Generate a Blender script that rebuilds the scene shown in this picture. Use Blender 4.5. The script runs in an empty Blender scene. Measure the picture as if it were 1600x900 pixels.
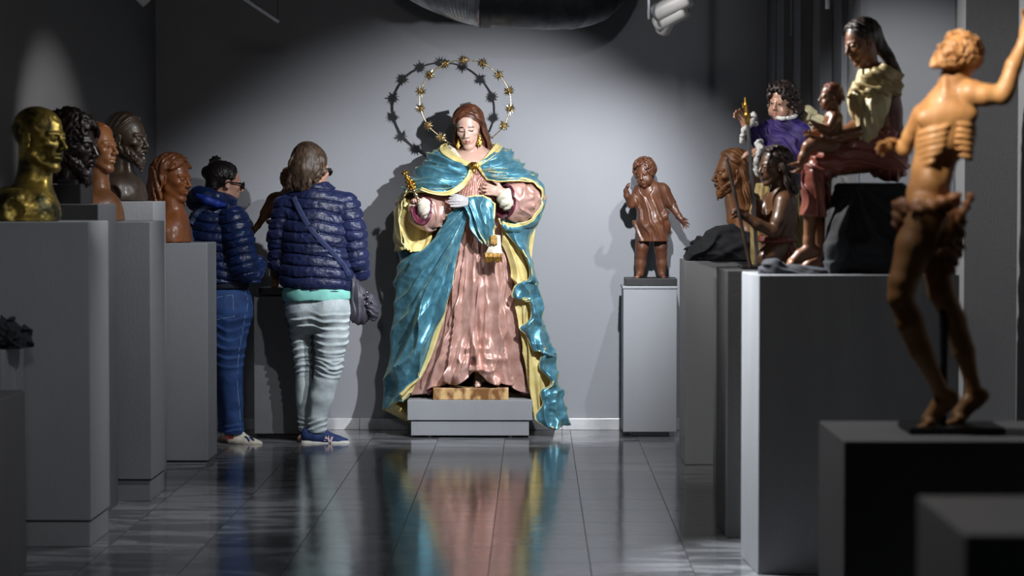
import bpy, bmesh, math, random
import numpy as np
from mathutils import Vector, Matrix
random.seed(7)
C = bpy.context.scene.collection
PI = math.pi
# ------------------------------------------------------------------ camera
FPX = 3778.0                       # focal length in pixels of a 1600 x 900 frame (85 mm)
CAMZ = 1.4
VPX, VPY = 836.0, 302.0            # where the room's long axis vanishes
cam_d = bpy.data.cameras.new('camera'); cam = bpy.data.objects.new('camera', cam_d); C.objects.link(cam)
cam_d.lens = 85.0; cam_d.sensor_width = 36.0; cam_d.clip_end = 100
cam.location = (0, 0, CAMZ)
_pitch = math.atan2(450 - VPY, FPX); _yaw = math.atan2(VPX - 800, FPX)
CAMR = (Matrix.Rotation(_yaw, 3, 'Z') @ Matrix.Rotation(PI/2 - _pitch, 3, 'X'))
cam.rotation_euler = CAMR.to_euler()
bpy.context.scene.camera = cam
cam_d.dof.use_dof = True; cam_d.dof.focus_distance = 13.75; cam_d.dof.aperture_fstop = 3.4

def W(px, py, Y):
    """the world point seen at (px, py) of the photograph at the depth Y"""
    d = CAMR @ Vector(((px - 800) / FPX, -(py - 450) / FPX, -1.0))
    t = Y / d.y
    return Vector((d.x * t, Y, CAMZ + d.z * t))
def scale_at(Y): return FPX / Y        # px per metre

# ------------------------------------------------------------------ objects
def tag(o, label=None, cat=None, group=None, kind=None):
    if label: o['label'] = label
    if cat: o['category'] = cat
    if group: o['group'] = group
    if kind: o['kind'] = kind
    return o
def empty(name, loc, label=None, cat=None, group=None, rz=0.0):
    o = bpy.data.objects.new(name, None); C.objects.link(o)
    o.location = loc; o.rotation_euler = (0, 0, rz); o.empty_display_size = .1
    return tag(o, label, cat, group)
def mesh_np(name, V, F, mats, parent=None, mi=None, smooth=True, label=None):
    """V (n,3), F (m,4) or (m,3) index array -> one linked mesh object"""
    V = np.asarray(V, np.float32); F = np.asarray(F, np.int32)
    me = bpy.data.meshes.new(name)
    me.vertices.add(len(V)); me.vertices.foreach_set('co', V.ravel())
    k = F.shape[1]
    me.loops.add(F.size); me.loops.foreach_set('vertex_index', F.ravel())
    me.polygons.add(len(F))
    me.polygons.foreach_set('loop_start', np.arange(0, F.size, k, dtype=np.int32))
    me.polygons.foreach_set('loop_total', np.full(len(F), k, np.int32))
    for m in (mats if isinstance(mats, (list, tuple)) else [mats]): me.materials.append(m)
    if mi is not None: me.polygons.foreach_set('material_index', np.asarray(mi, np.int32))
    me.polygons.foreach_set('use_smooth', np.full(len(F), bool(smooth)))
    me.update(calc_edges=True); me.validate()
    o = bpy.data.objects.new(name, me); C.objects.link(o)
    if parent: o.parent = parent
    if label: o['label'] = label
    return o
def bm_obj(name, bm, mats, parent=None, loc=None, smooth=False, label=None):
    bmesh.ops.recalc_face_normals(bm, faces=bm.faces)
    me = bpy.data.meshes.new(name); bm.to_mesh(me); bm.free()
    for m in (mats if isinstance(mats, (list, tuple)) else [mats]): me.materials.append(m)
    if smooth:
        me.polygons.foreach_set('use_smooth', [True] * len(me.polygons))
    o = bpy.data.objects.new(name, me); C.objects.link(o)
    if parent: o.parent = parent
    if loc is not None: o.location = loc
    if label: o['label'] = label
    return o
def box_bm(bm, lo, hi, bev=0.0):
    v = bmesh.ops.create_cube(bm, size=1.0)['verts']
    for a in v:
        a.co = Vector([lo[i] + (a.co[i] + .5) * (hi[i] - lo[i]) for i in range(3)])
    if bev:
        es = list({e for a in v for e in a.link_edges})
        bmesh.ops.bevel(bm, geom=es, offset=bev, segments=2, affect='EDGES', profile=.5)
def box(name, lo, hi, m, parent=None, bev=0.0, **k):
    bm = bmesh.new(); box_bm(bm, lo, hi, bev); return bm_obj(name, bm, m, parent, **k)
def children(o): return [c for c in bpy.data.objects if c.parent == o]

# ------------------------------------------------------------------ materials
def lin(c):
    return tuple((x/12.92 if x <= .04045 else ((x+.055)/1.055)**2.4) for x in [v/255 for v in c])
def mat(name, c1, c2=None, rough=.5, metal=0.0, nscale=8.0, bump=0.0, bscale=60.0, coat=0.0, sheen=0.0, sheen_c=(255,255,255),
        rough2=None, spec=.5, detail=6.0, contrast=(.35, .65), stretch=(1, 1, 1), sub=0.0):
    m = bpy.data.materials.new(name); m.use_nodes = True
    nt = m.node_tree; b = nt.nodes['Principled BSDF']; N, L = nt.nodes.new, nt.links.new
    b.inputs['Roughness'].default_value = rough; b.inputs['Metallic'].default_value = metal
    b.inputs['Specular IOR Level'].default_value = spec
    b.inputs['Coat Weight'].default_value = coat; b.inputs['Coat Roughness'].default_value = .15
    b.inputs['Sheen Weight'].default_value = sheen; b.inputs['Sheen Tint'].default_value = (*lin(sheen_c), 1); b.inputs['Sheen Roughness'].default_value = .4
    if sub:
        b.inputs['Subsurface Weight'].default_value = sub; b.inputs['Subsurface Radius'].default_value = (.01, .004, .002)
    tc = N('ShaderNodeTexCoord'); mp = N('ShaderNodeMapping'); mp.inputs['Scale'].default_value = stretch
    L(tc.outputs['Object'], mp.inputs['Vector'])
    n = N('ShaderNodeTexNoise'); n.inputs['Scale'].default_value = nscale; n.inputs['Detail'].default_value = detail
    L(mp.outputs[0], n.inputs['Vector'])
    r = N('ShaderNodeValToRGB'); r.color_ramp.elements[0].position = contrast[0]; r.color_ramp.elements[1].position = contrast[1]
    r.color_ramp.elements[0].color = (*lin(c1), 1); r.color_ramp.elements[1].color = (*lin(c2 or c1), 1)
    L(n.outputs['Fac'], r.inputs['Fac']); L(r.outputs['Color'], b.inputs['Base Color'])
    if rough2 is not None:
        mr = N('ShaderNodeMapRange'); mr.inputs['To Min'].default_value = rough; mr.inputs['To Max'].default_value = rough2
        mr.inputs['From Min'].default_value = contrast[0]; mr.inputs['From Max'].default_value = contrast[1]
        L(n.outputs['Fac'], mr.inputs['Value']); L(mr.outputs[0], b.inputs['Roughness'])
    if bump:
        n2 = N('ShaderNodeTexNoise'); n2.inputs['Scale'].default_value = bscale; n2.inputs['Detail'].default_value = 4
        L(mp.outputs[0], n2.inputs['Vector'])
        bp = N('ShaderNodeBump'); bp.inputs['Strength'].default_value = bump; bp.inputs['Distance'].default_value = .01
        L(n2.outputs['Fac'], bp.inputs['Height']); L(bp.outputs['Normal'], b.inputs['Normal'])
    return m

# ------------------------------------------------------------------ numpy noise
_rs = np.random.RandomState(3); _LAT = _rs.rand(64, 64, 64).astype(np.float32)
def noise3(x, y, z):
    """smooth value noise in 0..1 (arrays broadcast)"""
    x, y, z = np.broadcast_arrays(np.asarray(x, np.float32), np.asarray(y, np.float32), np.asarray(z, np.float32))
    xi, yi, zi = np.floor(x).astype(np.int32), np.floor(y).astype(np.int32), np.floor(z).astype(np.int32)
    fx, fy, fz = x - xi, y - yi, z - zi
    fx = fx*fx*(3-2*fx); fy = fy*fy*(3-2*fy); fz = fz*fz*(3-2*fz)
    xi &= 63; yi &= 63; zi &= 63; x1, y1, z1 = (xi+1) & 63, (yi+1) & 63, (zi+1) & 63
    T = _LAT
    a = T[xi, yi, zi]*(1-fx) + T[x1, yi, zi]*fx; b = T[xi, y1, zi]*(1-fx) + T[x1, y1, zi]*fx
    c = T[xi, yi, z1]*(1-fx) + T[x1, yi, z1]*fx; d = T[xi, y1, z1]*(1-fx) + T[x1, y1, z1]*fx
    return (a*(1-fy) + b*fy)*(1-fz) + (c*(1-fy) + d*fy)*fz

# ------------------------------------------------------------------ sculpting in a voxel field
# a figure is modelled in its own units: x to the right, y away from the viewer, z up; one unit = one photo pixel at its depth
def V3(*a): return np.array(a, np.float64)
def rotm(yaw=0, pitch=0, roll=0):
    """yaw 0 faces the viewer, +90 faces right; pitch + looks down; roll + leans to the right"""
    a, p, r = [math.radians(t) for t in (yaw, pitch, roll)]
    Rz = np.array([[math.cos(a), -math.sin(a), 0], [math.sin(a), math.cos(a), 0], [0, 0, 1]])
    Rx = np.array([[1, 0, 0], [0, math.cos(p), -math.sin(p)], [0, math.sin(p), math.cos(p)]])
    Ry = np.array([[math.cos(r), 0, math.sin(r)], [0, 1, 0], [-math.sin(r), 0, math.cos(r)]])
    return Rz @ Rx @ Ry
def catmull(P, n):
    """n points of a Catmull-Rom curve through P (m,k)"""
    P = np.asarray(P, float); m = len(P)
    if m == 2: return P[0] + (P[1]-P[0]) * np.linspace(0, 1, n)[:, None]
    t = np.linspace(0, m-1, n); i = np.minimum(t.astype(int), m-2); f = (t - i)[:, None]
    Q = np.vstack([2*P[0]-P[1], P, 2*P[-1]-P[-2]])
    a, b, c, d = Q[i], Q[i+1], Q[i+2], Q[i+3]
    return .5*((2*b) + (c-a)*f + (2*a-5*b+4*c-d)*f**2 + (3*b-a-3*c+d)*f**3)
class Vox:
    def __init__(s, lo, hi, h=1.0):
        s.h = h; s.lo = np.array(lo, float); n = np.ceil((np.array(hi) - s.lo)/h).astype(int) + 1
        s.n = n; s.F = np.full(n, 40.0, np.float32)
        s.ax = [(s.lo[i] + h*np.arange(n[i])).astype(np.float32) for i in range(3)]
    def sub(s, lo, hi):
        i0 = np.clip(np.floor((np.array(lo)-s.lo)/s.h).astype(int), 0, s.n); i1 = np.clip(np.ceil((np.array(hi)-s.lo)/s.h).astype(int)+1, 0, s.n)
        sl = tuple(slice(a, b) for a, b in zip(i0, i1))
        if any(b <= a for a, b in zip(i0, i1)): return None
        return sl, s.ax[0][sl[0]][:, None, None], s.ax[1][sl[1]][None, :, None], s.ax[2][sl[2]][None, None, :]
    def put(s, sl, d, k, op):
        f = s.F[sl]
        if op == '+':
            if k <= 0: s.F[sl] = np.minimum(f, d)
            else:
                h = np.clip(.5 + .5*(f-d)/k, 0, 1); s.F[sl] = f + (d-f)*h - k*h*(1-h)
        elif op == '-':
            d = -d
            if k <= 0: s.F[sl] = np.maximum(f, d)
            else:
                h = np.clip(.5 - .5*(f-d)/k, 0, 1); s.F[sl] = f + (d-f)*h + k*h*(1-h)
        elif op == '&':
            s.F[sl] = np.maximum(f, d)
    def cap(s, a, b, ra, rb=None, k=3.0, op='+'):
        a = np.asarray(a, float); b = np.asarray(b, float); rb = ra if rb is None else rb
        m = max(ra, rb) + k + 3*s.h
        g = s.sub(np.minimum(a, b)-m, np.maximum(a, b)+m)
        if g is None: return
        sl, X, Y, Z = g; ab = b-a; L2 = max(float(ab@ab), 1e-6)
        X, Y, Z = X-a[0], Y-a[1], Z-a[2]
        t = np.clip((X*ab[0] + Y*ab[1] + Z*ab[2])/L2, 0, 1)
        d = np.sqrt((X-ab[0]*t)**2 + (Y-ab[1]*t)**2 + (Z-ab[2]*t)**2) - (ra + (rb-ra)*t)
        s.put(sl, d, k, op)
    def ell(s, c, r, R=None, k=3.0, op='+'):
        c = np.asarray(c, float); r = np.asarray(r, float)*np.ones(3)
        m = r.max() + k + 3*s.h
        g = s.sub(c-m, c+m)
        if g is None: return
        sl, X, Y, Z = g; X, Y, Z = X-c[0], Y-c[1], Z-c[2]
        if R is not None: X, Y, Z = [R[0, i]*X + R[1, i]*Y + R[2, i]*Z for i in range(3)]
        k0 = np.sqrt((X/r[0])**2 + (Y/r[1])**2 + (Z/r[2])**2); k1 = np.sqrt((X/r[0]**2)**2 + (Y/r[1]**2)**2 + (Z/r[2]**2)**2)
        d = k0*(k0-1)/np.maximum(k1, 1e-6)
        s.put(sl, d, k, op)
    def box(s, c, r, R=None, rad=1.0, k=0.0, op='+'):
        c = np.asarray(c, float); r = np.asarray(r, float); m = np.linalg.norm(r) + k + 3*s.h
        g = s.sub(c-m, c+m)
        if g is None: return
        sl, X, Y, Z = g; X, Y, Z = X-c[0], Y-c[1], Z-c[2]
        if R is not None: X, Y, Z = [R[0, i]*X + R[1, i]*Y + R[2, i]*Z for i in range(3)]
        X, Y, Z = np.broadcast_arrays(X, Y, Z)
        q = [np.abs(X)-r[0]+rad, np.abs(Y)-r[1]+rad, np.abs(Z)-r[2]+rad]
        d = np.sqrt(sum(np.maximum(a, 0)**2 for a in q)) + np.minimum(np.maximum(np.maximum(q[0], q[1]), q[2]), 0) - rad
        s.put(sl, d, k, op)
    def chain(s, pts, k=3.0, op='+', n=None):
        """pts rows (x, y, z, r): a tapering smooth limb"""
        P = np.asarray(pts, float)
        if n: P = catmull(P, n)
        for a, b in zip(P[:-1], P[1:]): s.cap(a[:3], b[:3], max(a[3], .3), max(b[3], .3), k, op)
    def cut(s, p, nrm):
        """keep the side the normal points away from"""
        nrm = np.asarray(nrm, float)/np.linalg.norm(nrm)
        X, Y, Z = s.ax[0][:, None, None], s.ax[1][None, :, None], s.ax[2][None, None, :]
        s.F = np.maximum(s.F, (X-p[0])*nrm[0] + (Y-p[1])*nrm[1] + (Z-p[2])*nrm[2]).astype(np.float32)
    def disp(s, fn, lo=None, hi=None, band=8):
        """add fn(x, y, z) to the field near the surface (positive carves)"""
        g = s.sub(lo if lo is not None else s.lo, hi if hi is not None else s.lo + s.h*s.n)
        if g is None: return
        sl = g[0]; f = s.F[sl]; ix = np.nonzero(np.abs(f) < band)
        x, y, z = g[1].ravel()[ix[0]], g[2].ravel()[ix[1]], g[3].ravel()[ix[2]]
        f[ix] += fn(x, y, z).astype(np.float32)
    def mesh(s):
        F = s.F; neg = F < 0
        ii = [np.nonzero(neg.any(axis=tuple(j for j in range(3) if j != i)))[0] for i in range(3)]
        sl = tuple(slice(max(a[0]-2, 0), a[-1]+3) for a in ii); F = F[sl]
        F = np.pad(F, 1, constant_values=5.0); neg = F < 0
        org = s.lo + s.h*(np.array([q.start for q in sl]) - 1)
        c = np.zeros(np.array(F.shape)-1, np.int8)
        offs = [(i, j, k) for i in (0, 1) for j in (0, 1) for k in (0, 1)]
        n = c.shape
        for o in offs: c += neg[o[0]:o[0]+n[0], o[1]:o[1]+n[1], o[2]:o[2]+n[2]]
        act = (c > 0) & (c < 8); idx = np.argwhere(act); val = {}
        for o in offs: val[o] = F[idx[:, 0]+o[0], idx[:, 1]+o[1], idx[:, 2]+o[2]]
        acc = np.zeros((len(idx), 3)); cnt = np.zeros(len(idx))
        for o in offs:
            for a in range(3):
                if o[a] == 0:
                    p = list(o); p[a] = 1; fa, fb = val[o], val[tuple(p)]
                    cr = (fa < 0) != (fb < 0); t = np.where(cr, fa/np.where(cr, fa-fb, 1), 0)
                    q = np.tile(np.array(o, float), (len(idx), 1)); q[:, a] += t
                    acc += q*cr[:, None]; cnt += cr
        V = (acc/cnt[:, None] + idx)*s.h + org
        vid = np.full(n, -1, np.int32); vid[act] = np.arange(len(idx))
        Q = []
        for a in range(3):
            b, d = (a+1) % 3, (a+2) % 3
            s0 = [slice(1, -1)]*3; s1 = [slice(1, -1)]*3; s0[a] = slice(0, -1); s1[a] = slice(1, None)
            m0 = neg[tuple(s0)]; m1 = neg[tuple(s1)]
            e = np.argwhere(m0 != m1); fl = m0[tuple(e.T)]
            e = e + np.array([0 if i == a else 1 for i in range(3)])
            def at(db, dd):
                q = e.copy(); q[:, b] += db; q[:, d] += dd; return vid[tuple(q.T)]
            quad = np.stack([at(-1, -1), at(0, -1), at(0, 0), at(-1, 0)], 1)
            quad[~fl] = quad[~fl][:, ::-1]; Q.append(quad)
        return V, np.concatenate(Q)
def keep_big(V, F):
    """drop crumbs: keep the largest connected piece"""
    lab = np.arange(len(V))
    while True:
        m = lab[F].min(1); new = lab.copy(); np.minimum.at(new, F.ravel(), np.repeat(m, F.shape[1])); new = new[new]
        if (new == lab).all(): break
        lab = new
    u, ct = np.unique(lab, return_counts=True); ok = lab == u[ct.argmax()]
    mp = np.cumsum(ok)-1; return V[ok], mp[F[ok[F].all(1)]]
def relax(V, F, it=1, w=.5):
    for _ in range(it):
        acc = np.zeros_like(V); cnt = np.zeros(len(V)); k = F.shape[1]
        for i in range(k):
            for j in ((i+1) % k, (i-1) % k):
                np.add.at(acc, F[:, i], V[F[:, j]]); np.add.at(cnt, F[:, i], 1)
        V = V*(1-w) + w*acc/np.maximum(cnt, 1)[:, None]
    return V

class Fig:
    """a sculpture or a person: base pixel, depth; parts given in pixel units"""
    def __init__(s, name, px, py, Y, label, cat, group=None, root=True):
        s.px, s.py, s.Y = px, py, Y; s.s = scale_at(Y); s.o = W(px, py, Y)
        s.root = empty(name, s.o, label, cat, group) if root else None
    def p(s, px, py, d=0, *r): return np.array((px - s.px, d, s.py - py) + r, float)
    def ps(s, *rows): return [s.p(*r) for r in rows]
    def vox(s, x0, y0, x1, y1, d0, d1, h=1.1): return Vox((x0-s.px, d0, s.py-y1), (x1-s.px, d1, s.py-y0), h)
    def out(s, name, v, mats, paint=None, parent=None, smooth=1, big=True, label=None):
        V, F = v.mesh()
        if big: V, F = keep_big(V, F)
        if smooth: V = relax(V, F, smooth, .5)
        mi = None
        if paint:
            c = V[F].mean(1); mi = np.zeros(len(F), np.int32)
            for fn, ix in paint: mi[fn(c[:, 0], c[:, 1], c[:, 2])] = ix
        return mesh_np(name, V/s.s, F, mats, parent or s.root, mi, label=label)
    def sheet(s, name, P, mats, thick=1.5, parent=None, mi=None, label=None, off=-1.0, face=-1):
        """P (nu, nv, 3) grid in pixel units -> a cloth with thickness; mats[1] lines the back"""
        nu, nv = P.shape[:2]; V = P.reshape(-1, 3)/s.s
        i = np.arange(nu*nv).reshape(nu, nv)
        F = np.stack([i[:-1, :-1], i[1:, :-1], i[1:, 1:], i[:-1, 1:]], -1).reshape(-1, 4)
        if face is not None:      # turn the outer side towards the viewer (face = -1) or away (+1)
            n = np.cross(V[F[:, 1]]-V[F[:, 0]], V[F[:, 2]]-V[F[:, 0]]).sum(0)
            if n[1]*face < 0: F = F[:, ::-1]
        o = mesh_np(name, V, F, mats, parent or s.root, mi, label=label)
        if thick:
            md = o.modifiers.new('thickness', 'SOLIDIFY'); md.thickness = thick/s.s; md.offset = off
            if len(o.data.materials) > 1: md.material_offset = 1; md.material_offset_rim = 1
        return o
def loft(rows, nu, nv):
    """rows of control points -> (nu, nv, 3) grid, Catmull-Rom both ways"""
    R = np.stack([catmull(r, nv) for r in rows])
    return np.stack([catmull(R[:, j], nu) for j in range(nv)], 1)
def normals(P):
    a = np.gradient(P, axis=0); b = np.gradient(P, axis=1); n = np.cross(a, b)
    return n/np.maximum(np.linalg.norm(n, axis=-1, keepdims=True), 1e-9)
def ridge(t):
    """soft fabric fold profile of period 1, -1..1"""
    return np.sin(2*PI*t) * .75 + .25*np.sin(4*PI*t + .6)
def pleat(t):
    """cloth pleat of period 1: crisp ridges, round valleys, -1..1"""
    return 1 - 2*np.abs(np.sin(PI*t))**.75
def crease(x, y, z):
    """crumpled silk: sharp little ridges, about -1..1"""
    return 1 - 4*np.abs(noise3(x, y, z) - .5)
def tube_np(pts, r, n=10, closed=False):
    """tube along pts; r number or per-point array -> V, F (quads, ends capped by collapsing)"""
    P = np.asarray(pts, float); m = len(P); r = np.ones(m)*r
    T = np.gradient(P, axis=0); T /= np.maximum(np.linalg.norm(T, axis=1, keepdims=True), 1e-9)
    u = np.cross(T[0], (0, 0, 1.0)); u = u if np.linalg.norm(u) > .1 else np.cross(T[0], (1.0, 0, 0))
    V = []
    for i in range(m):
        u = u - T[i]*(u@T[i]); u /= np.linalg.norm(u); w = np.cross(T[i], u)
        a = np.linspace(0, 2*PI, n, endpoint=False)
        V.append(P[i] + r[i]*(np.cos(a)[:, None]*u + np.sin(a)[:, None]*w))
    V = np.concatenate(V); F = []
    for i in range(m-1):
        for j in range(n):
            F.append((i*n+j, i*n+(j+1) % n, (i+1)*n+(j+1) % n, (i+1)*n+j))
    for base, ctr, fl in ((0, P[0], 1), ((m-1)*n, P[-1], 0)):
        c = len(V); V = np.vstack([V, ctr])
        for j in range(0, n, 2):
            q = (base+j, base+(j+1) % n, base+(j+2) % n, c); F.append(q[::-1] if fl else q)
    return V, np.array(F)
def lathe_np(prof, n=24):
    """prof rows (r, z) -> V, F"""
    V = []; F = []
    for r, z in prof:
        for j in range(n):
            a = 2*PI*j/n; V.append((r*math.cos(a), r*math.sin(a), z))
    for i in range(len(prof)-1):
        for j in range(n): F.append((i*n+j, i*n+(j+1) % n, (i+1)*n+(j+1) % n, (i+1)*n+j))
    return np.array(V), np.array(F)

# ------------------------------------------------------------------ heads and hands
class Head:
    """canonical head: z 0 chin .. 1 crown, faces -y, half width about .31"""
    def __init__(s, c, H, yaw=0, pitch=0, roll=0):
        s.R = rotm(yaw, pitch, roll); s.H = H; s.c = np.asarray(c, float)
    def __call__(s, x, y, z): return s.c + s.R @ (V3(x, y, z-.5)*s.H)
    def sculpt(s, v, age='adult', nose=1.0, neck=None, jaw=1.0, ears=True, lids=.5, lips=1.0, brow=1.0, mouth_open=0.0, gaunt=0.0):
        H = s.H; R = s.R; ch = age == 'child'
        E = lambda c, r, k, op='+', RR=None: v.ell(s(*c), np.array(r)*H, R if RR is None else R@RR, k*H, op)
        K = lambda a, b, ra, rb, k, op='+': v.cap(s(*a), s(*b), ra*H, rb*H, k*H, op)
        E((0, .07, .655), (.315, .385, .335), .02)
        if ch:
            E((0, -.10, .38), (.275, .26, .33), .10); K((-.13, -.2, .22), (.13, -.2, .22), .12, .12, .1); E((0, -.28, .10), (.08, .07, .07), .06)
            for q in (-1, 1): E((q*.15, -.24, .30), (.11, .10, .10), .08)
        else:
            E((0, -.12, .42), (.245, .255, .34), .10)
            for q in (-1, 1):
                K((q*.205*jaw, -.01, .27), (q*.06, -.25, .085), .065, .07, .08)
                E((q*.165, -.235, .435), (.085, .085, .07), .07)
                if gaunt: E((q*.2, -.24, .27), (.07, .1, .1), .08, '-')
            E((0, -.275, .075), (.085*jaw, .075, .07), .05)
        E((0, -.285, .265), (.135, .09, .105), .06)
        # brow, sockets, eyes
        for q in (-1, 1):
            K((q*.05, -.345, .575), (q*.19, -.285, .585), .032*brow, .022*brow, .05)
            E((q*.122, -.375, .515), (.085, .075, .048), .045, '-')
            E((q*.118, -.300, .512), (.066, .058, .052), .012)
            K((q*.065, -.343, .525+.012*lids), (q*.118, -.36, .545-.028*lids), .013, .016, .012); K((q*.118, -.36, .545-.028*lids), (q*.172, -.32, .522), .016, .011, .012)
            K((q*.07, -.338, .49), (q*.165, -.32, .495), .010, .010, .012)
        # nose
        nl = nose*(.8 if ch else 1.0)
        K((0, -.335, .57), (0, -.355-.095*nl, .385), .03, .042 if not ch else .048, .035)
        for q in (-1, 1): E((q*.046, -.372-.03*nl, .365), (.034, .045, .032), .025)
        for q in (-1, 1): E((q*.024, -.39-.055*nl, .345), (.013, .02, .014), .012, '-')
        # mouth
        mo = mouth_open
        for q in (-1, 1):
            K((0, -.385, .268+mo*.02), (q*.095, -.325, .248), .021*lips, .010, .02)
            K((0, -.380, .213-mo*.04), (q*.085, -.325, .238), .026*lips, .010, .02)
        for q in (-1, 1): K((0, -.412, .243-mo*.01), (q*.095, -.345, .243), .011+mo*.03, .008, .012, '-')
        if ears:
            for q in (-1, 1):
                E((q*.312, .03, .475), (.028, .07, .115), .02); E((q*.338, .015, .485), (.018, .04, .07), .02, '-'); E((q*.315, -.005, .385), (.028, .03, .035), .02)
        if neck is not None:
            n = [np.asarray(t, float) for t in neck]   # rows x, y, z, r in figure units, from inside the skull downwards
            v.chain(n, .06*H)
    def eye_paint(s, iris=1, white=None, r=.024):
        H = s.H; L = []
        for q in (-1, 1):
            c = s(q*.118, -.355, .513)
            L.append((lambda x, y, z, c=c: (x-c[0])**2 + (y-c[1])**2 + (z-c[2])**2 < (r*H*1.25)**2, iris))
        return L
    def lip_paint(s, ix, w=.075):
        c = s(0, -.385, .241); R = s.R; H = s.H
        def fn(x, y, z):
            q = np.stack([x-c[0], y-c[1], z-c[2]], -1) @ R / H
            return (q[:, 0]/w)**2 + (q[:, 1]/.06)**2 + (q[:, 2]/.036)**2 < 1
        return [(fn, ix)]
    def lock(s, v, pts, r0, r1, wave=0.0, freq=2.0, k=.02, n=14, ph=0.0):
        """a carved lock of hair through canonical points"""
        P = catmull(np.array([s(*p) for p in pts]), n); t = np.linspace(0, 1, n)
        T = np.gradient(P, axis=0); T /= np.maximum(np.linalg.norm(T, axis=1, keepdims=True), 1e-9)
        a = np.cross(T, s.R @ V3(0, 0, 1.0) + .3); a /= np.maximum(np.linalg.norm(a, axis=1, keepdims=True), 1e-6); b = np.cross(T, a)
        w = wave*s.H*np.minimum(1, t*4)
        P = P + a*(w*np.sin(2*PI*freq*t+ph))[:, None] + b*(.7*w*np.cos(2*PI*freq*t+ph))[:, None]
        r = (r0 + (r1-r0)*t)*s.H
        v.chain(np.column_stack([P, r]), k*s.H)
    C0 = V3(0, .07, .655); RS = V3(.315, .385, .335); FACE = (V3(0, -.52, .47), V3(.285, .37, .44))
    def cap(s, v, off=.02, face=None, back=.0, k=.02):
        """close cover of the skull with the face left free"""
        v.ell(s(*(s.C0 + V3(0, .03, .012))), (s.RS + off)*s.H, s.R, k*s.H)
        v.ell(s(0, .30, .42), np.array((.24, .16, .26))*s.H, s.R, .06*s.H)
    def open_face(s, v, grow=0.0, ears=True):
        c, r = s.FACE; v.ell(s(*c), (r + grow)*s.H, s.R, .012*s.H, '-')
        if ears:
            for q in (-1, 1): v.ell(s(q*.34, -.01, .46), np.array((.07, .085, .13))*s.H, s.R, .02*s.H, '-')
    def on_skull(s, d, off): d = d/np.linalg.norm(d); return s.C0 + d*(s.RS + off)
    def tresses(s, v, n=14, z_end=-.3, r=.034, wave=.014, freq=2.5, k=.012, off=.02, a0=52, a1=165, f0=72, f1=172, flare=.05, back=.04, seed=0, sides=(-1, 1), taper=.6, jit=.25, tuck=None):
        """locks parted along the middle, lying on the skull, then hanging to z_end"""
        rs = np.random.RandomState(seed)
        for q in sides:
            for i in range(n):
                f = (i + rs.uniform(-jit, jit))/max(n-1, 1); f = min(max(f, 0), 1); a = math.radians(a0 + (a1-a0)*f); p = math.radians(f0 + (f1-f0)*f)
                d0 = V3(q*.06, -math.cos(a), math.sin(a)); d1 = V3(q*math.sin(p), -math.cos(p), -.12); d0 /= np.linalg.norm(d0); d1 /= np.linalg.norm(d1)
                w = math.acos(np.clip(d0@d1, -1, 1)); pts = []
                for t in (0, .25, .5, .75, 1.0): pts.append(s.on_skull((math.sin((1-t)*w)*d0 + math.sin(t*w)*d1)/math.sin(w), off))
                x, y, z = pts[-1]; ze = z_end + rs.uniform(-.05, .05)
                if tuck is None:
                    m = max(2, int((z-ze)/.16))
                    for j in range(1, m+1): g = j/m; pts.append((x*(1 + flare*g) + q*.02*g, y + back*g, z + (ze-z)*g))
                else: pts += [tuck + V3(q*.03, 0, 0)*rs.uniform(.5, 1.5)]
                s.lock(v, pts, r, r*taper, wave, freq, k, 10 + 3*len(pts), i*2.1 + q)
    def curls(s, v, n=60, r=.03, zmin=.40, shell=1.10, seed=1, k=.012, wob=.07, grow=.02, turn=5.2):
        """a head covered in short ring curls, leaving the face free"""
        rs = np.random.RandomState(seed); i = 0; tries = 0; fc, fr = s.FACE
        while i < n and tries < 6000:
            tries += 1
            d = rs.normal(size=3); d /= np.linalg.norm(d); p = s.C0 + d*s.RS*shell*rs.uniform(.96, 1.04)
            if p[2] < zmin or (((p-fc)/(fr+grow))**2).sum() < 1: continue
            t1 = np.cross(d, rs.normal(size=3)); t1 /= np.linalg.norm(t1); t2 = np.cross(d, t1)
            m = 10; a0 = rs.rand()*6.28; sg = rs.choice((-1, 1)); w = wob*rs.uniform(.75, 1.2)
            pts = [p + w*(t1*math.cos(a0+sg*turn*j/m) + t2*math.sin(a0+sg*turn*j/m))*(1-.45*j/m) + d*.05*j/m for j in range(m)]
            P = np.array([s(*x) for x in pts]); v.chain(np.column_stack([P, np.linspace(r, r*.6, m)*s.H]), k*s.H); i += 1

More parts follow.
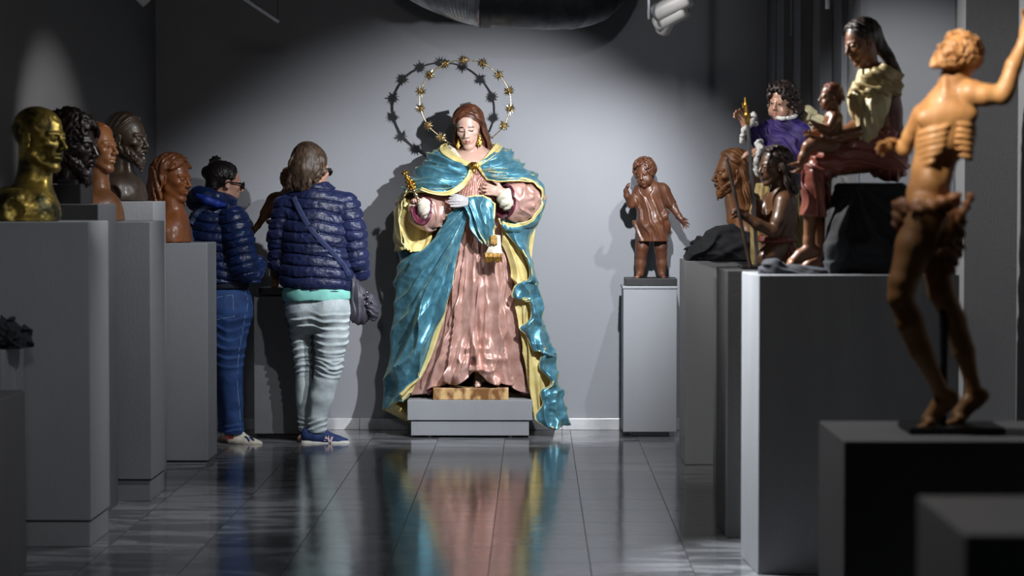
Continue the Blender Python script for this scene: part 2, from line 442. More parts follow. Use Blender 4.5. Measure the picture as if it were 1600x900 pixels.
def hand(v, wrist, direction, palm_n, L, curl=(.3, .35, .4, .45), thumb=.4, side=1, k=1.0, spread=.16, fat=1.0, thumb_out=.9):
    """a hand of length L from the wrist: direction to the fingertips, palm_n out of the palm; side +1 puts the thumb on cross(direction, palm_n)"""
    w = np.asarray(wrist, float); d = np.asarray(direction, float); d /= np.linalg.norm(d)
    n = np.asarray(palm_n, float); n = n - d*(n@d); n /= np.linalg.norm(n); t = np.cross(d, n)*side
    pl = .5*L
    R = np.stack([t, n, d], 1)
    v.ell(w + d*pl*.55, (.235*L*fat, .115*L*fat, .33*L), R, k*1.5)
    v.cap(w - d*.05*L, w + d*.15*L, .15*L*fat, .17*L*fat, k*1.5)
    lens = (.44, .50, .46, .36)
    for i in range(4):
        o = (.165 - .11*i)*L*fat
        b = w + d*pl*(.92 if i in (1, 2) else .86) + t*o
        sp = (1.5-i)*spread; dr = d*math.cos(sp) + t*math.sin(sp)
        c = curl[i]; P = [b]; a = c*.8; seg = np.array([.45, .32, .23])*lens[i]*L
        for j in range(3):
            P.append(P[-1] + (dr*math.cos(a) + n*math.sin(a))*seg[j]); a += c*1.3
        rr = np.array([.068, .062, .055, .042])*L*fat
        v.chain(np.column_stack([np.array(P), rr]), k*.35)
    b = w + d*.1*L + t*.12*L + n*.03*L
    td = t*thumb_out + d*.75 + n*thumb*.6; td /= np.linalg.norm(td)
    p1 = b + td*.24*L; td2 = d*.9 + t*(thumb_out-.45) + n*thumb; td2 /= np.linalg.norm(td2)
    p2 = p1 + td2*.17*L; p3 = p2 + (td2 + n*.2*thumb)*.13*L
    v.chain(np.array([[*b, .10*L*fat], [*p1, .08*L*fat], [*p2, .065*L*fat], [*p3, .045*L*fat]]), k*.6)
def foot(v, ankle, direction, L, k=2.0, up=(0, 0, 1.0), fat=1.0, toes=True, side=1):
    """a bare foot: ankle joint, heading, length"""
    a = np.asarray(ankle, float); d = np.asarray(direction, float); d /= np.linalg.norm(d); u = np.asarray(up, float); u -= d*(u@d); u /= np.linalg.norm(u); t = np.cross(d, u)*side
    h = .22*L
    heel = a - u*h*.75 - d*.13*L; ball = a - u*h*.95 + d*.52*L; toe = a - u*h*1.02 + d*.72*L
    v.chain(np.array([[*a, .14*L*fat], [*heel, .125*L*fat]]), k)
    v.chain(np.array([[*(a - u*.02*L), .14*L*fat], [*(a + d*.28*L - u*h*.45), .13*L*fat], [*ball, .105*L*fat]]), k)
    v.chain(np.array([[*heel, .12*L*fat], [*ball, .10*L*fat]]), k)
    v.cap(ball + t*.09*L, ball - t*.1*L - d*.04*L, .085*L*fat, .075*L*fat, k)
    if toes:
        for i in range(5):
            o = (.13 - .065*i)*L; ln = (.25, .24, .21, .18, .14)[i]*L; r = (.055, .04, .037, .034, .032)[i]*L
            b = ball + t*o - u*.02*L - d*.02*L*i*.6; v.cap(b, b + d*ln - u*.02*L, r*1.05, r*.85, k*.3)
    else: v.cap(ball, toe, .1*L*fat, .07*L*fat, k)
# ================================================================== materials of the room
def wall_mat(name, c, bump=.12):
    return mat(name, c, tuple(min(255, int(v*1.05)) for v in c), rough=.62, nscale=1.3, bump=bump, bscale=140, contrast=(.2, .8), spec=.3)
M = {}
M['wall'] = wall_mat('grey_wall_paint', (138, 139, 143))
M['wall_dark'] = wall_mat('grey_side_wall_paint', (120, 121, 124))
M['ceiling'] = wall_mat('dark_ceiling_paint', (60, 60, 62))
M['ped'] = mat('grey_pedestal_paint', (140, 142, 146), (133, 135, 139), rough=.55, nscale=3, bump=.10, bscale=110, spec=.35, stretch=(1, 1, .35))
M['ped_dark'] = mat('dark_grey_pedestal_paint', (98, 98, 100), (90, 90, 92), rough=.6, nscale=3, bump=.14, bscale=120, spec=.35)
M['ped_canvas'] = mat('grey_textured_pedestal_paint', (122, 124, 127), (114, 116, 120), rough=.6, nscale=6, bump=.32, bscale=55, spec=.3, stretch=(1, 1, .22))
M['marble_base'] = mat('pale_marble_skirting', (205, 205, 206), (165, 166, 170), rough=.25, nscale=6, contrast=(.4, .7))
M['black'] = mat('black_painted_wood', (26, 26, 28), (18, 18, 20), rough=.5)
M['steel'] = mat('galvanised_steel', (150, 152, 156), (120, 122, 126), rough=.32, metal=1.0, nscale=14, rough2=.5)
M['white_paint'] = mat('white_lamp_enamel', (222, 222, 224), rough=.4)
M['rail_paint'] = mat('grey_rail_enamel', (150, 150, 152), rough=.4)
M['cable'] = mat('black_rubber', (16, 16, 16), rough=.6)

def floor_mat():
    m = bpy.data.materials.new('polished_grey_marble_tiles'); m.use_nodes = True
    nt = m.node_tree; b = nt.nodes['Principled BSDF']; N, L = nt.nodes.new, nt.links.new
    tc = N('ShaderNodeTexCoord'); sep = N('ShaderNodeSeparateXYZ'); L(tc.outputs['Object'], sep.inputs[0])
    def math_(op, a, bb, clamp=False):
        n = N('ShaderNodeMath'); n.operation = op; n.use_clamp = clamp
        for i, v in enumerate((a, bb)):
            if v is None: continue
            if isinstance(v, (int, float)): n.inputs[i].default_value = v
            else: L(v, n.inputs[i])
        return n.outputs[0]
    T = .38
    u = math_('DIVIDE', math_('SUBTRACT', sep.outputs['X'], .208 - 20*T), T); w = math_('DIVIDE', sep.outputs['Y'], T)
    fu = math_('FRACT', u, None); fw = math_('FRACT', w, None)
    du = math_('ABSOLUTE', math_('SUBTRACT', fu, .5), None); dw = math_('ABSOLUTE', math_('SUBTRACT', fw, .5), None)
    grout = math_('MAXIMUM', math_('GREATER_THAN', du, .4955), math_('GREATER_THAN', dw, .4955))
    # one random offset per tile turns the veins
    cu = math_('FLOOR', u, None); cw = math_('FLOOR', w, None)
    comb = N('ShaderNodeCombineXYZ'); L(cu, comb.inputs[0]); L(cw, comb.inputs[1])
    wn = N('ShaderNodeTexWhiteNoise'); wn.noise_dimensions = '2D'; L(comb.outputs[0], wn.inputs['Vector'])
    vm = N('ShaderNodeVectorMath'); vm.operation = 'MULTIPLY_ADD'; L(wn.outputs['Color'], vm.inputs[0]); vm.inputs[1].default_value = (7, 7, 7); L(tc.outputs['Object'], vm.inputs[2])
    n1 = N('ShaderNodeTexNoise'); n1.inputs['Scale'].default_value = 2.6; n1.inputs['Detail'].default_value = 8; n1.inputs['Distortion'].default_value = 1.4
    mp = N('ShaderNodeMapping'); mp.inputs['Scale'].default_value = (.55, 2.0, 1); L(vm.outputs[0], mp.inputs['Vector']); L(mp.outputs[0], n1.inputs['Vector'])
    r = N('ShaderNodeValToRGB'); e = r.color_ramp.elements
    e[0].position = .30; e[0].color = (*lin((74, 76, 79)), 1); e[1].position = .70; e[1].color = (*lin((122, 124, 127)), 1)
    x = e.new(.5); x.color = (*lin((96, 98, 101)), 1); x = e.new(.535); x.color = (*lin((132, 134, 137)), 1)
    L(n1.outputs['Fac'], r.inputs['Fac'])
    # tile to tile tone
    hs = N('ShaderNodeHueSaturation'); mr = N('ShaderNodeMapRange'); mr.inputs['To Min'].default_value = .8; mr.inputs['To Max'].default_value = 1.15
    L(wn.outputs['Value'], mr.inputs['Value']); L(mr.outputs[0], hs.inputs['Value']); L(r.outputs['Color'], hs.inputs['Color'])
    mx = N('ShaderNodeMix'); mx.data_type = 'RGBA'; L(grout, mx.inputs['Factor']); L(hs.outputs[0], mx.inputs['A']); mx.inputs['B'].default_value = (*lin((40, 40, 42)), 1)
    L(mx.outputs['Result'], b.inputs['Base Color'])
    mr2 = N('ShaderNodeMapRange'); mr2.inputs['To Min'].default_value = .09; mr2.inputs['To Max'].default_value = .17; L(n1.outputs['Fac'], mr2.inputs['Value'])
    rr = math_('MAXIMUM', mr2.outputs[0], math_('MULTIPLY', grout, .6)); L(rr, b.inputs['Roughness'])
    n3 = N('ShaderNodeTexNoise'); n3.inputs['Scale'].default_value = 5; n3.inputs['Detail'].default_value = 2
    L(tc.outputs['Object'], n3.inputs['Vector'])
    # each tile lies very slightly out of level, so reflections break at the joints
    bp = N('ShaderNodeBump'); bp.inputs['Strength'].default_value = .06; bp.inputs['Distance'].default_value = .02
    L(n3.outputs['Fac'], bp.inputs['Height']); L(bp.outputs['Normal'], b.inputs['Normal'])
    b.inputs['Specular IOR Level'].default_value = .5
    return m
M['floor'] = floor_mat()

# ================================================================== the shell
box('floor', (-3.2, -1.5, -.12), (2.6, 14.5, 0), M['floor'])['kind'] = 'structure'
box('ceiling', (-3.2, -1.5, 3.1), (2.6, 14.6, 3.2), M['ceiling'])['kind'] = 'structure'
box('wall_back', (-2.30, 14.3, 0), (1.45, 14.45, 3.1), M['wall'])['kind'] = 'structure'
def prism(name, pts, z0, z1, m, bev=0):
    bm = bmesh.new(); lo = [bm.verts.new((x, y, z0)) for x, y in pts]; hi = [bm.verts.new((x, y, z1)) for x, y in pts]; n = len(pts)
    bm.faces.new(lo); bm.faces.new(hi)
    for i in range(n): bm.faces.new((lo[i], lo[(i+1) % n], hi[(i+1) % n], hi[i]))
    return bm_obj(name, bm, m)
LW = lambda Y: -2.24 - .0534*(14.3 - Y)
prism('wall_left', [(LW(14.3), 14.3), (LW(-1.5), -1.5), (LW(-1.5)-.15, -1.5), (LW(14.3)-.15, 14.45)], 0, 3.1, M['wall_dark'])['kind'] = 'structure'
def gx(px, Y): return W(px, 400, Y).x
steps = [(1197, 14.3), (1212, 13.8), (1237, 13.4), (1266, 13.0), (1298, 12.6), (1322, 12.2)]
path = [(gx(1197, 14.3), 14.35)]
for (p0, y0) in steps[1:]:
    path.append((path[-1][0], y0)); path.append((gx(p0, y0)+.03, y0)) if False else path.append((gx(p0, y0), y0))
xr = gx(1360, 11.7)
path += [(path[-1][0], 11.7), (xr, 11.7), (2.02, 11.7), (2.02, 10.0)] if False else [(gx(1322, 12.2), 11.7), (2.02, 11.7), (2.02, 10.0), (gx(1493, 10.0), 10.0), (gx(1493, 10.0), 9.8), (1.95, 9.8), (1.95, 9.2), (gx(1590, 9.2), 9.2), (gx(1590, 9.2), -1.5), (2.3, -1.5), (2.3, 14.45), (gx(1197, 14.3), 14.45)]
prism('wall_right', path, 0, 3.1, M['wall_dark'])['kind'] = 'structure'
# marble skirting along the back wall, in slabs
sk = bmesh.new(); x = -2.24
while x < 1.36:
    x2 = min(x + .6, 1.366); box_bm(sk, (x + .001, 14.275, 0), (x2 - .001, 14.3, .068), .003); x = x2
bm_obj('baseboard_back', sk, M['marble_base'])['kind'] = 'structure'

# ================================================================== pedestals
def pedestal(label, xl, xr, yf, yb, zt, m, base=None, rz=0.0, cat='pedestal', cap=0.0, seam=None, group='grey pedestals of the gallery'):
    """front face at yf, rear at yb; base = (height, inset) of a separate plinth below; cap = thickness of a separate top slab"""
    cx, cy = (xl+xr)/2, (yf+yb)/2; hx, hy = (xr-xl)/2, (yb-yf)/2
    r = empty('display_pedestal', (cx, cy, 0), label, cat, group, rz)
    z0 = 0
    if base:
        h, ins = base
        box('plinth', (-hx+ins, -hy+ins, 0), (hx-ins, hy-ins, h-.006), m, r, .003); z0 = h
        box('shadow_joint', (-hx+ins+.012, -hy+ins+.012, h-.006), (hx-ins-.012, hy-ins-.012, h+.001), M['black'], r)
    z1 = zt - cap
    box('column', (-hx, -hy, z0), (hx, hy, z1 - (.004 if cap else 0)), m, r, .004)
    if cap: box('top_slab', (-hx-.006, -hy-.006, z1-.004), (hx+.006, hy+.006, zt), m, r, .004)
    return r
PED = {}
PED['L0'] = pedestal('low grey pedestal cut off by the left edge at the very bottom of the picture', -2.30, -1.885, 8.42, 8.90, .674, M['ped_dark'])
PED['L0b'] = pedestal('grey pedestal under the black cloth bundle at the left edge', LW(9.6)+.03, -2.012, 9.10, 9.48, .806, M['ped'])
PED['L1'] = pedestal('tall grey pedestal with plinth carrying the gilt bust', -2.20, -1.757, 9.51, 9.94, 1.288, M['ped'], (.105, .006))
PED['L2'] = pedestal('tall grey pedestal under the dark curly head', -2.30, -1.879, 10.39, 10.84, 1.354, M['ped_dark'])
PED['L3'] = pedestal('grey pedestal with plinth under the bust of the smooth haired woman', -2.12, -1.742, 10.93, 11.35, 1.272, M['ped'], (.10, .006))
PED['L4'] = pedestal('tall grey pedestal under the dark bearded bust', -2.22, -1.843, 11.68, 12.05, 1.361, M['ped'])
PED['L5'] = pedestal('grey pedestal beside the woman in glasses under the long haired wooden bust', -2.10, -1.686, 12.42, 12.77, 1.144, M['ped'], (.02, .008))
PED['L6'] = pedestal('grey pedestal standing against the back wall behind the two women', -1.60, -1.22, 13.72, 14.06, .815, M['ped_dark'], (.03, .06))
PED['RC'] = pedestal('narrow pale grey pedestal under the wooden child against the back wall', gx(974, 13.86), gx(1058, 13.86), 13.86, 14.16, .868, M['ped'], (.028, .05), cap=.012)
PED['R2'] = pedestal('grey pedestal under the wooden bearded bust right of the aisle', .774, 1.30, 12.44, 12.94, 1.052, M['ped'])
PED['R3'] = pedestal('grey pedestal under the youth with the staff, seen edge on', .775, 1.22, 9.78, 10.30, 1.088, M['ped_dark'], rz=math.radians(.5))
PED['R3b'] = pedestal('grey pedestal hidden behind the other ones under the winged child', .86, 1.32, 11.15, 11.65, 1.0, M['ped'])
PED['R4'] = pedestal('wide dark grey canvas textured pedestal under the seated mother and child', .806, 1.546, 8.86, 9.31, 1.100, M['ped_canvas'], rz=math.radians(3.2))
PED['R5'] = pedestal('low dark pedestal under the bare chested reaching man', gx(1321, 6.5), 1.46, 6.5, 7.08, .733, M['ped'])
PED['R6'] = pedestal('dark blurred pedestal corner nearest the lower right edge', gx(1511, 3.55), 1.15, 3.55, 4.0, .899, M['ped'])
# the low two-step plinth of the robed statue
vl, vr = gx(636, 13.8), gx(832, 13.8)
r = empty('statue_plinth', ((vl+vr)/2, 13.93, 0), 'low two step grey plinth on tiny feet under the robed statue', 'plinth'); hw = (vr-vl)/2
box('lower_step', (-hw+.02, -.12, .012), (hw-.02, .12, .097), M['ped'], r, .003)
box('upper_step', (-hw, -.13, .101), (hw, .13, .2165), M['ped'], r, .003)
box('shadow_joint', (-hw+.03, -.11, .095), (hw-.03, .11, .103), M['black'], r)
for sx in (-.23, .23):
    for sy in (-.09, .09):
        bm = bmesh.new(); bmesh.ops.create_cone(bm, cap_ends=True, segments=14, radius1=.012, radius2=.009, depth=.014, matrix=Matrix.Translation((sx, sy, .007))); bm_obj('foot', bm, M['steel'], r)
# ================================================================== figure materials
M['porcelain'] = mat('painted_flesh', (206, 172, 156), (184, 146, 130), rough=.32, nscale=9, coat=.3, contrast=(.3, .7))
M['lip'] = mat('painted_lips', (168, 100, 92), rough=.3, coat=.3)
M['eye_dark'] = mat('painted_dark_eye', (40, 26, 20), rough=.15, coat=.6)
M['brown_hair'] = mat('painted_brown_hair', (96, 56, 36), (58, 32, 22), rough=.42, nscale=30, contrast=(.3, .7))
M['teal'] = mat('teal_shot_taffeta', (98, 154, 174), (70, 124, 144), rough=.36, metal=.5, nscale=26, bump=.12, bscale=120, sheen=.35, sheen_c=(190, 190, 90), contrast=(.35, .65))
M['yellow'] = mat('pale_yellow_taffeta', (222, 206, 146), (200, 182, 114), rough=.42, metal=.1, nscale=18, bump=.1, bscale=90, sheen=.2, sheen_c=(255, 240, 170))
M['pink'] = mat('rose_taffeta', (206, 166, 156), (178, 136, 124), rough=.38, metal=.35, nscale=16, bump=.1, bscale=100, sheen=.35, sheen_c=(210, 190, 150))
M['maroon'] = mat('maroon_lining', (96, 28, 50), (72, 18, 38), rough=.45, nscale=20, sheen=.2)
M['white_cloth'] = mat('ivory_linen', (222, 216, 200), (198, 190, 170), rough=.7, nscale=18, bump=.15, bscale=80)
M['grey_cloth'] = mat('pale_grey_cloth', (176, 172, 172), (148, 144, 146), rough=.6, nscale=20)
M['gold'] = mat('polished_gold', (222, 180, 92), (178, 132, 54), rough=.24, metal=1.0, nscale=40, rough2=.4)
M['pale_gold'] = mat('pale_gilt_metal', (232, 216, 182), (180, 160, 122), rough=.22, metal=1.0, nscale=60, rough2=.38)
M['fringe'] = mat('gold_bullion_fringe', (150, 112, 44), (92, 66, 26), rough=.5, metal=.5, nscale=90, contrast=(.3, .7))
M['dark_metal'] = mat('dark_bracket_metal', (70, 72, 74), rough=.35, metal=1.0)
M['sienna'] = mat('veined_sienna_marble', (206, 170, 120), (120, 82, 48), rough=.3, nscale=11, contrast=(.42, .58), stretch=(1.6, 1, .9), detail=8)

# ================================================================== the robed statue
V = Fig('robed_statue', 738, 622, 13.95, 'life size painted statue in a teal mantle and pink gown standing on the plinth', 'statue')
# --- body: one continuous surface (head, neck, arms, hands, legs)
v = V.vox(625, 160, 865, 624, -82, 45, 1.15)
hd = Head(V.p(733.5, 199, -24), 64, yaw=-9, pitch=17, roll=-4)
hd.sculpt(v, nose=.85, lids=1.25, brow=.55, lips=1.0, jaw=.86, ears=False)
v.chain([V.p(737, 208, -8, 15), V.p(739, 228, -10, 14), V.p(741, 246, -14, 19)], 5)
v.chain([V.p(704, 246, -4, 10), V.p(741, 246, -10, 18), V.p(777, 246, -4, 10)], 8)
v.ell(V.p(741, 262, -16), (40, 24, 28), k=10)
v.chain([V.p(741, 270, -10, 30), V.p(744, 320, -4, 27), V.p(745, 360, 2, 32)], 10)
for x0, x1 in ((730, 716), (760, 752)):
    v.chain([V.p(x0, 360, 2, 20), V.p(x0-2, 480, 4, 15), V.p(x1, 590, 6, 9)], 6)
# arms
v.chain([V.p(694, 246, 0, 13), V.p(668, 300, 2, 11), V.p(672, 352, -14, 9.5), V.p(667, 330, -44, 7), V.p(662, 320, -54, 6)], 4)
hand(v, V.p(662, 322, -54), (-.42, -.35, .75), (-.5, -.75, -.3), 29, curl=(.75, .85, .9, .95), thumb=.9, side=-1, k=1.6, spread=.06)
v.chain([V.p(786, 246, 0, 13), V.p(826, 300, 6, 11), V.p(822, 318, -16, 10), V.p(800, 306, -50, 7), V.p(789, 300, -60, 6.5)], 4)
hand(v, V.p(787, 300, -61), (-1, -.12, .2), (.1, 1, -.12), 38, curl=(.16, .2, .24, .3), thumb=.2, side=-1, k=1.8, spread=.13, fat=.92)
# feet
foot(v, V.p(747, 592, -4), (.05, -1, -.12), 30, fat=1.15)
foot(v, V.p(708, 598, 4), (-.2, -1, -.1), 27, fat=1.1)
V.out('body', v, [M['porcelain'], M['eye_dark'], M['lip']], hd.lip_paint(2) + [
    (lambda x, y, z, c=hd(q*.118, -.365, .496), H=64: ((x-c[0])/(.07*H))**2 + ((y-c[1])/(.1*H))**2 + ((z-c[2])/(.017*H))**2 < 1, 1) for q in (-1, 1)] + [
    (lambda x, y, z, c=hd(q*.125, -.33, .588), H=64: ((x-c[0])/(.085*H))**2 + ((y-c[1])/(.12*H))**2 + ((z-c[2])/(.0135*H))**2 < 1, 1) for q in (-1, 1)])
# --- hair
h = V.vox(695, 155, 785, 250, -60, 40, .9)
hd.cap(h, .022); hd.open_face(h, .012, False)
hd.tresses(h, 17, -.42, .04, .022, 3.2, .012, .03, f0=76, f1=172, seed=61, flare=.34, back=.16)
h.chain([np.append(hd(0, .30, .5), 20), np.append(hd(0, .32, .1), 22), np.append(hd(0, .34, -.3), 18)], 6)
V.out('hair', h, [M['brown_hair']])
# --- head fitting that carries the star ring
bm = bmesh.new(); box_bm(bm, (-.032, -.012, -.008), (.032, .02, .012), .003)
bracket = bm_obj('crown_bracket', bm, M['dark_metal'], V.root, Vector(V.p(728, 164, 0)/V.s), label='dark metal bracket on top of the head'); bracket.rotation_euler = (0, math.radians(-12), 0)
# --- earrings
for (ex, ey, ed, sc) in ((717, 226, -24, .85), (750.5, 221, -36, 1.0)):
    e = Vox(V.p(ex, ey, ed) - 12, V.p(ex, ey, ed) + 16, .5); c = V.p(ex, ey, ed)
    e.ell(c + V3(0, 0, 9*sc), (2.1*sc,)*3, k=1); e.ell(c + V3(0, 0, 4.5*sc), (2.8*sc, 1.6*sc, 2.8*sc), k=1.2)
    e.ell(c + V3(0, 0, -2*sc), (4.3*sc, 1.8*sc, 5.2*sc), k=1.2); e.cap(c + V3(0, 0, -5*sc), c + V3(0, 0, -9.5*sc), 1.7*sc, .8, 1)
    for a in range(6): e.ell(c + V3(3.6*sc*math.cos(a*1.05), -1.2, -2*sc + 4*sc*math.sin(a*1.05)), .9*sc, k=.4)
    V.out('earring', e, [M['gold']])
# --- chemise strap, bodice
b = V.vox(690, 225, 800, 345, -72, 30, 1.1)
b.chain([V.p(741, 275, -14, 31), V.p(743, 300, -12, 36), V.p(745, 335, -8, 36)], 8)
for q in (-1, 1): b.ell(V.p(742+q*17, 276, -34), (19, 17, 19), k=8)
b.ell(V.p(741, 240, -44), (15, 40, 24), k=4, op='-')
b.disp(lambda x, y, z: 2.2*ridge(np.arctan2(x-4, 385-z+0*x)*16 + .5*noise3(x*.08, y*.08, z*.05)))
V.out('bodice', b, [M['pink']])
b = V.vox(695, 222, 735, 262, -60, 30, .8)
b.chain([V.p(702, 230, -6, 4), V.p(709, 236, -24, 5), V.p(716, 246, -36, 5), V.p(722, 256, -42, 4)], 1)
V.out('chemise_edge', b, [M['white_cloth']], label='white chemise edge at the neckline')

# --- skirt of the gown
nu, nv = 150, 420
th = np.linspace(0, 2*PI, nv); t = np.linspace(0, 1, nu)[:, None]
py_k = [318, 345, 390, 440, 500, 560, 600, 622]; t_k = np.linspace(0, 1, len(py_k))
ths = np.where(th > PI, th-2*PI, th)
hem = 617 - 15*np.clip((.74-np.abs(ths))/.14, 0, 1) - 26*np.exp(-((ths-.12)/.17)**2) - 19*np.exp(-((ths-.80)/.15)**2) - 9*np.exp(-((ths+.40)/.10)**2) + 1.5*np.sin(th*9)
pyq = 318 + (hem[None, :]-318)*t
def ip(py, vals): return np.interp(py, [318, 345, 390, 440, 500, 560, 600, 622], vals)
rx = ip(pyq, [36, 42, 54, 62, 70, 78, 88, 97]); ry = ip(pyq, [30, 34, 40, 44, 48, 50, 50, 50]); cx = ip(pyq, [748, 749, 749, 747, 744, 739, 735, 733]); cy = ip(pyq, [0, 0, 2, 6, 12, 16, 20, 22])
T = th[None, :] + .05*np.sin(pyq*.02 + 2*th[None, :])
A = ip(pyq, [2.0, 3.4, 5.6, 7.4, 9.0, 10.5, 10.5, 8.5])
n1 = noise3(T*3.2, pyq*.012, 2.0); n2 = noise3(T*7, pyq*.02, 9.0)
f = .62*pleat(T*14/(2*PI) + 1.3*n1) + .42*ridge(T*8/(2*PI) + 1.0*n2 + .3) + .22*pleat(T*27/(2*PI) + 1.2*n1) + .20*crease(T*5, pyq*.035, 3.0)
crump = np.clip((pyq-525)/60, 0, 1)*np.exp(-((th[None, :]-.05 + (th[None, :] > PI)*-2*PI)/.5)**2)
f = f + crump*(1.1*crease(T*7, pyq*.06, 4.0) + .6)
r = 1 + A*f/55
P = np.stack([cx - 738 + rx*r*np.sin(T), cy - ry*r*np.cos(T), 622 - pyq + 0*T], -1)
P[..., 1] = np.maximum(P[..., 1], -46 + 0*P[..., 1])
V.sheet('gown_skirt', P, [M['pink'], M['maroon']], 1.8, face=None)

# --- sleeves
def sleeve(path, n, hollow, inner):
    s = V.vox(620, 270, 860, 372, -84, 40, 1.0)
    s.chain([V.p(*q) for q in path], 6, n=n)
    s.disp(lambda x, y, z: 2.2*ridge(x*.05 + z*.012 + 2.0*noise3(x*.05, y*.05, z*.06)) - 1.4*crease(x*.08, y*.08, z*.05))
    for q in hollow: s.ell(V.p(*q[:3]), q[3], k=1.5, op='-')
    def rim(x, y, z):
        m = np.zeros(len(x), bool)
        for q in hollow:
            c = V.p(*q[:3]); r = np.array(q[3]) + 4.2; m |= ((x-c[0])/r[0])**2 + ((y-c[1])/r[1])**2 + ((z-c[2])/r[2])**2 < 1
        return m
    V.out('sleeve', s, [M['pink'], M['maroon']], [(rim, 1)], label='wide rose sleeve with a maroon lining')
    w = V.vox(620, 270, 860, 372, -90, 40, 1.0); w.chain([V.p(*q) for q in inner], 4, n=14)
    w.disp(lambda x, y, z: 1.6*pleat(x*.07 - z*.08 + noise3(x*.07, y*.07, z*.07)))
    V.out('inner_sleeve', w, [M['white_cloth']], label='ivory inner sleeve')
sleeve([(840, 306, 2, 10), (830, 312, -14, 20), (815, 315, -32, 28), (802, 315, -44, 30)], 12, [(780, 313, -62, (25, 29, 27))], [(806, 312, -44, 15), (797, 312, -54, 15), (789, 306, -60, 9)])
sleeve([(692, 298, 4, 13), (684, 318, -20, 19), (672, 330, -40, 24), (666, 334, -48, 22)], 12, [(660, 322, -70, (15, 20, 27))], [(672, 336, -44, 11), (669, 326, -54, 11), (665, 318, -59, 8)])

# --- mantle
def fold(P, A, fn):
    N = normals(P)
    if N[..., 1].mean() > 0: N = -N            # towards the viewer
    return P + N*(A*fn)[..., None]
def grid(nu, nv): return np.meshgrid(np.linspace(0, 1, nu), np.linspace(0, 1, nv), indexing='ij')
def pr(rows): return [np.array([V.p(*q) for q in r]) for r in rows]
U, Q = grid(110, 130)
def cape(rows, ph, sgn):
    P = loft(pr(rows), 110, 130)
    A = 6.3*np.clip(Q*5, 0.15, 1)*np.clip(1.6-1.2*Q, .35, 1)*np.clip((1.02-U)*9, .3, 1)*np.clip(U*6, .3, 1)
    f = pleat(U*3.3 + .8*noise3(Q*3+ph, U*2, 1.5) + .25*np.sin(Q*5+ph)) *.7 + .45*pleat(U*8.5 + 1.3*noise3(Q*4, U*3, ph) - Q*1.2) + .3*crease(Q*8, U*12, ph)
    P = fold(P, A, f)
    mi = np.zeros((109, 129), np.int32)
    k = np.ones((109, 129), bool)
    mi[:, :5] = 1; mi[-5:, :] = 1
    return P, mi.ravel()
P, mi = cape([
    [(742, 258, -50), (722, 251, -46), (700, 241, -34), (688, 231, -14), (694, 224, 8), (715, 222, 20)],
    [(740, 264, -52), (717, 258, -54), (690, 251, -42), (668, 246, -16), (670, 240, 14), (690, 236, 30)],
    [(736, 272, -54), (712, 274, -60), (682, 270, -52), (652, 268, -20), (654, 260, 18), (676, 256, 34)],
    [(730, 283, -54), (705, 291, -63), (670, 288, -60), (637, 290, -26), (640, 284, 20), (665, 280, 38)],
    [(722, 294, -52), (701, 303, -62), (668, 300, -64), (640, 300, -38), (622, 312, 4), (655, 306, 40)]], 0.0, -1)
V.sheet('mantle_cape', P, [M['teal'], M['yellow']], 1.6, mi=mi)
P, mi = cape([
    [(744, 258, -50), (758, 249, -44), (772, 238, -28), (784, 230, -8), (780, 224, 10), (768, 222, 20)],
    [(748, 262, -52), (766, 254, -52), (788, 247, -38), (804, 243, -12), (800, 240, 16), (786, 236, 30)],
    [(751, 267, -54), (772, 264, -60), (798, 262, -48), (820, 261, -14), (816, 258, 18), (796, 254, 34)],
    [(755, 273, -55), (777, 274, -62), (806, 272, -56), (838, 277, -20), (834, 272, 20), (805, 268, 38)],
    [(761, 281, -55), (780, 283, -64), (808, 280, -66), (838, 284, -46), (851, 298, 0), (830, 290, 40)]], 3.0, 1)
V.sheet('mantle_cape', P, [M['teal'], M['yellow']], 1.6, mi=mi)
# turned collar bands
def band(name, rows, m, A=1.0, n=2, nu=20, nv=70, thick=2.0, parent=None, lab=None):
    P = loft(pr(rows), nu, nv); u, q = grid(nu, nv)
    return V.sheet(name, fold(P, A, np.sin(u*PI*n + 3*noise3(q*5, u*2, 2.0))), m, thick, mi=None, label=lab)
band('collar', [[(690, 229, 12), (688, 234, -18), (700, 245, -40), (720, 256, -52), (742, 263, -58)],
                [(698, 222, 14), (699, 228, -14), (710, 239, -34), (726, 249, -46), (742, 257, -54)]], [M['yellow']], lab='pale yellow turned collar')
band('collar', [[(786, 230, 12), (784, 232, -14), (774, 243, -34), (760, 254, -48), (745, 263, -58)],
                [(778, 222, 14), (774, 226, -10), (765, 238, -30), (754, 250, -44), (743, 258, -54)]], [M['yellow']], lab='pale yellow turned collar')
# yellow border of the front opening
band('mantle_border', [[(742, 262, -59), (738, 275, -61), (729, 289, -63), (714, 301, -68), (698, 305, -69), (676, 302, -69), (660, 296, -66)],
                       [(736, 264, -58), (731, 276, -61), (721, 287, -63), (709, 295, -69), (694, 299, -70), (676, 297, -70), (662, 293, -67)]], [M['yellow']], lab='pale yellow border of the mantle')
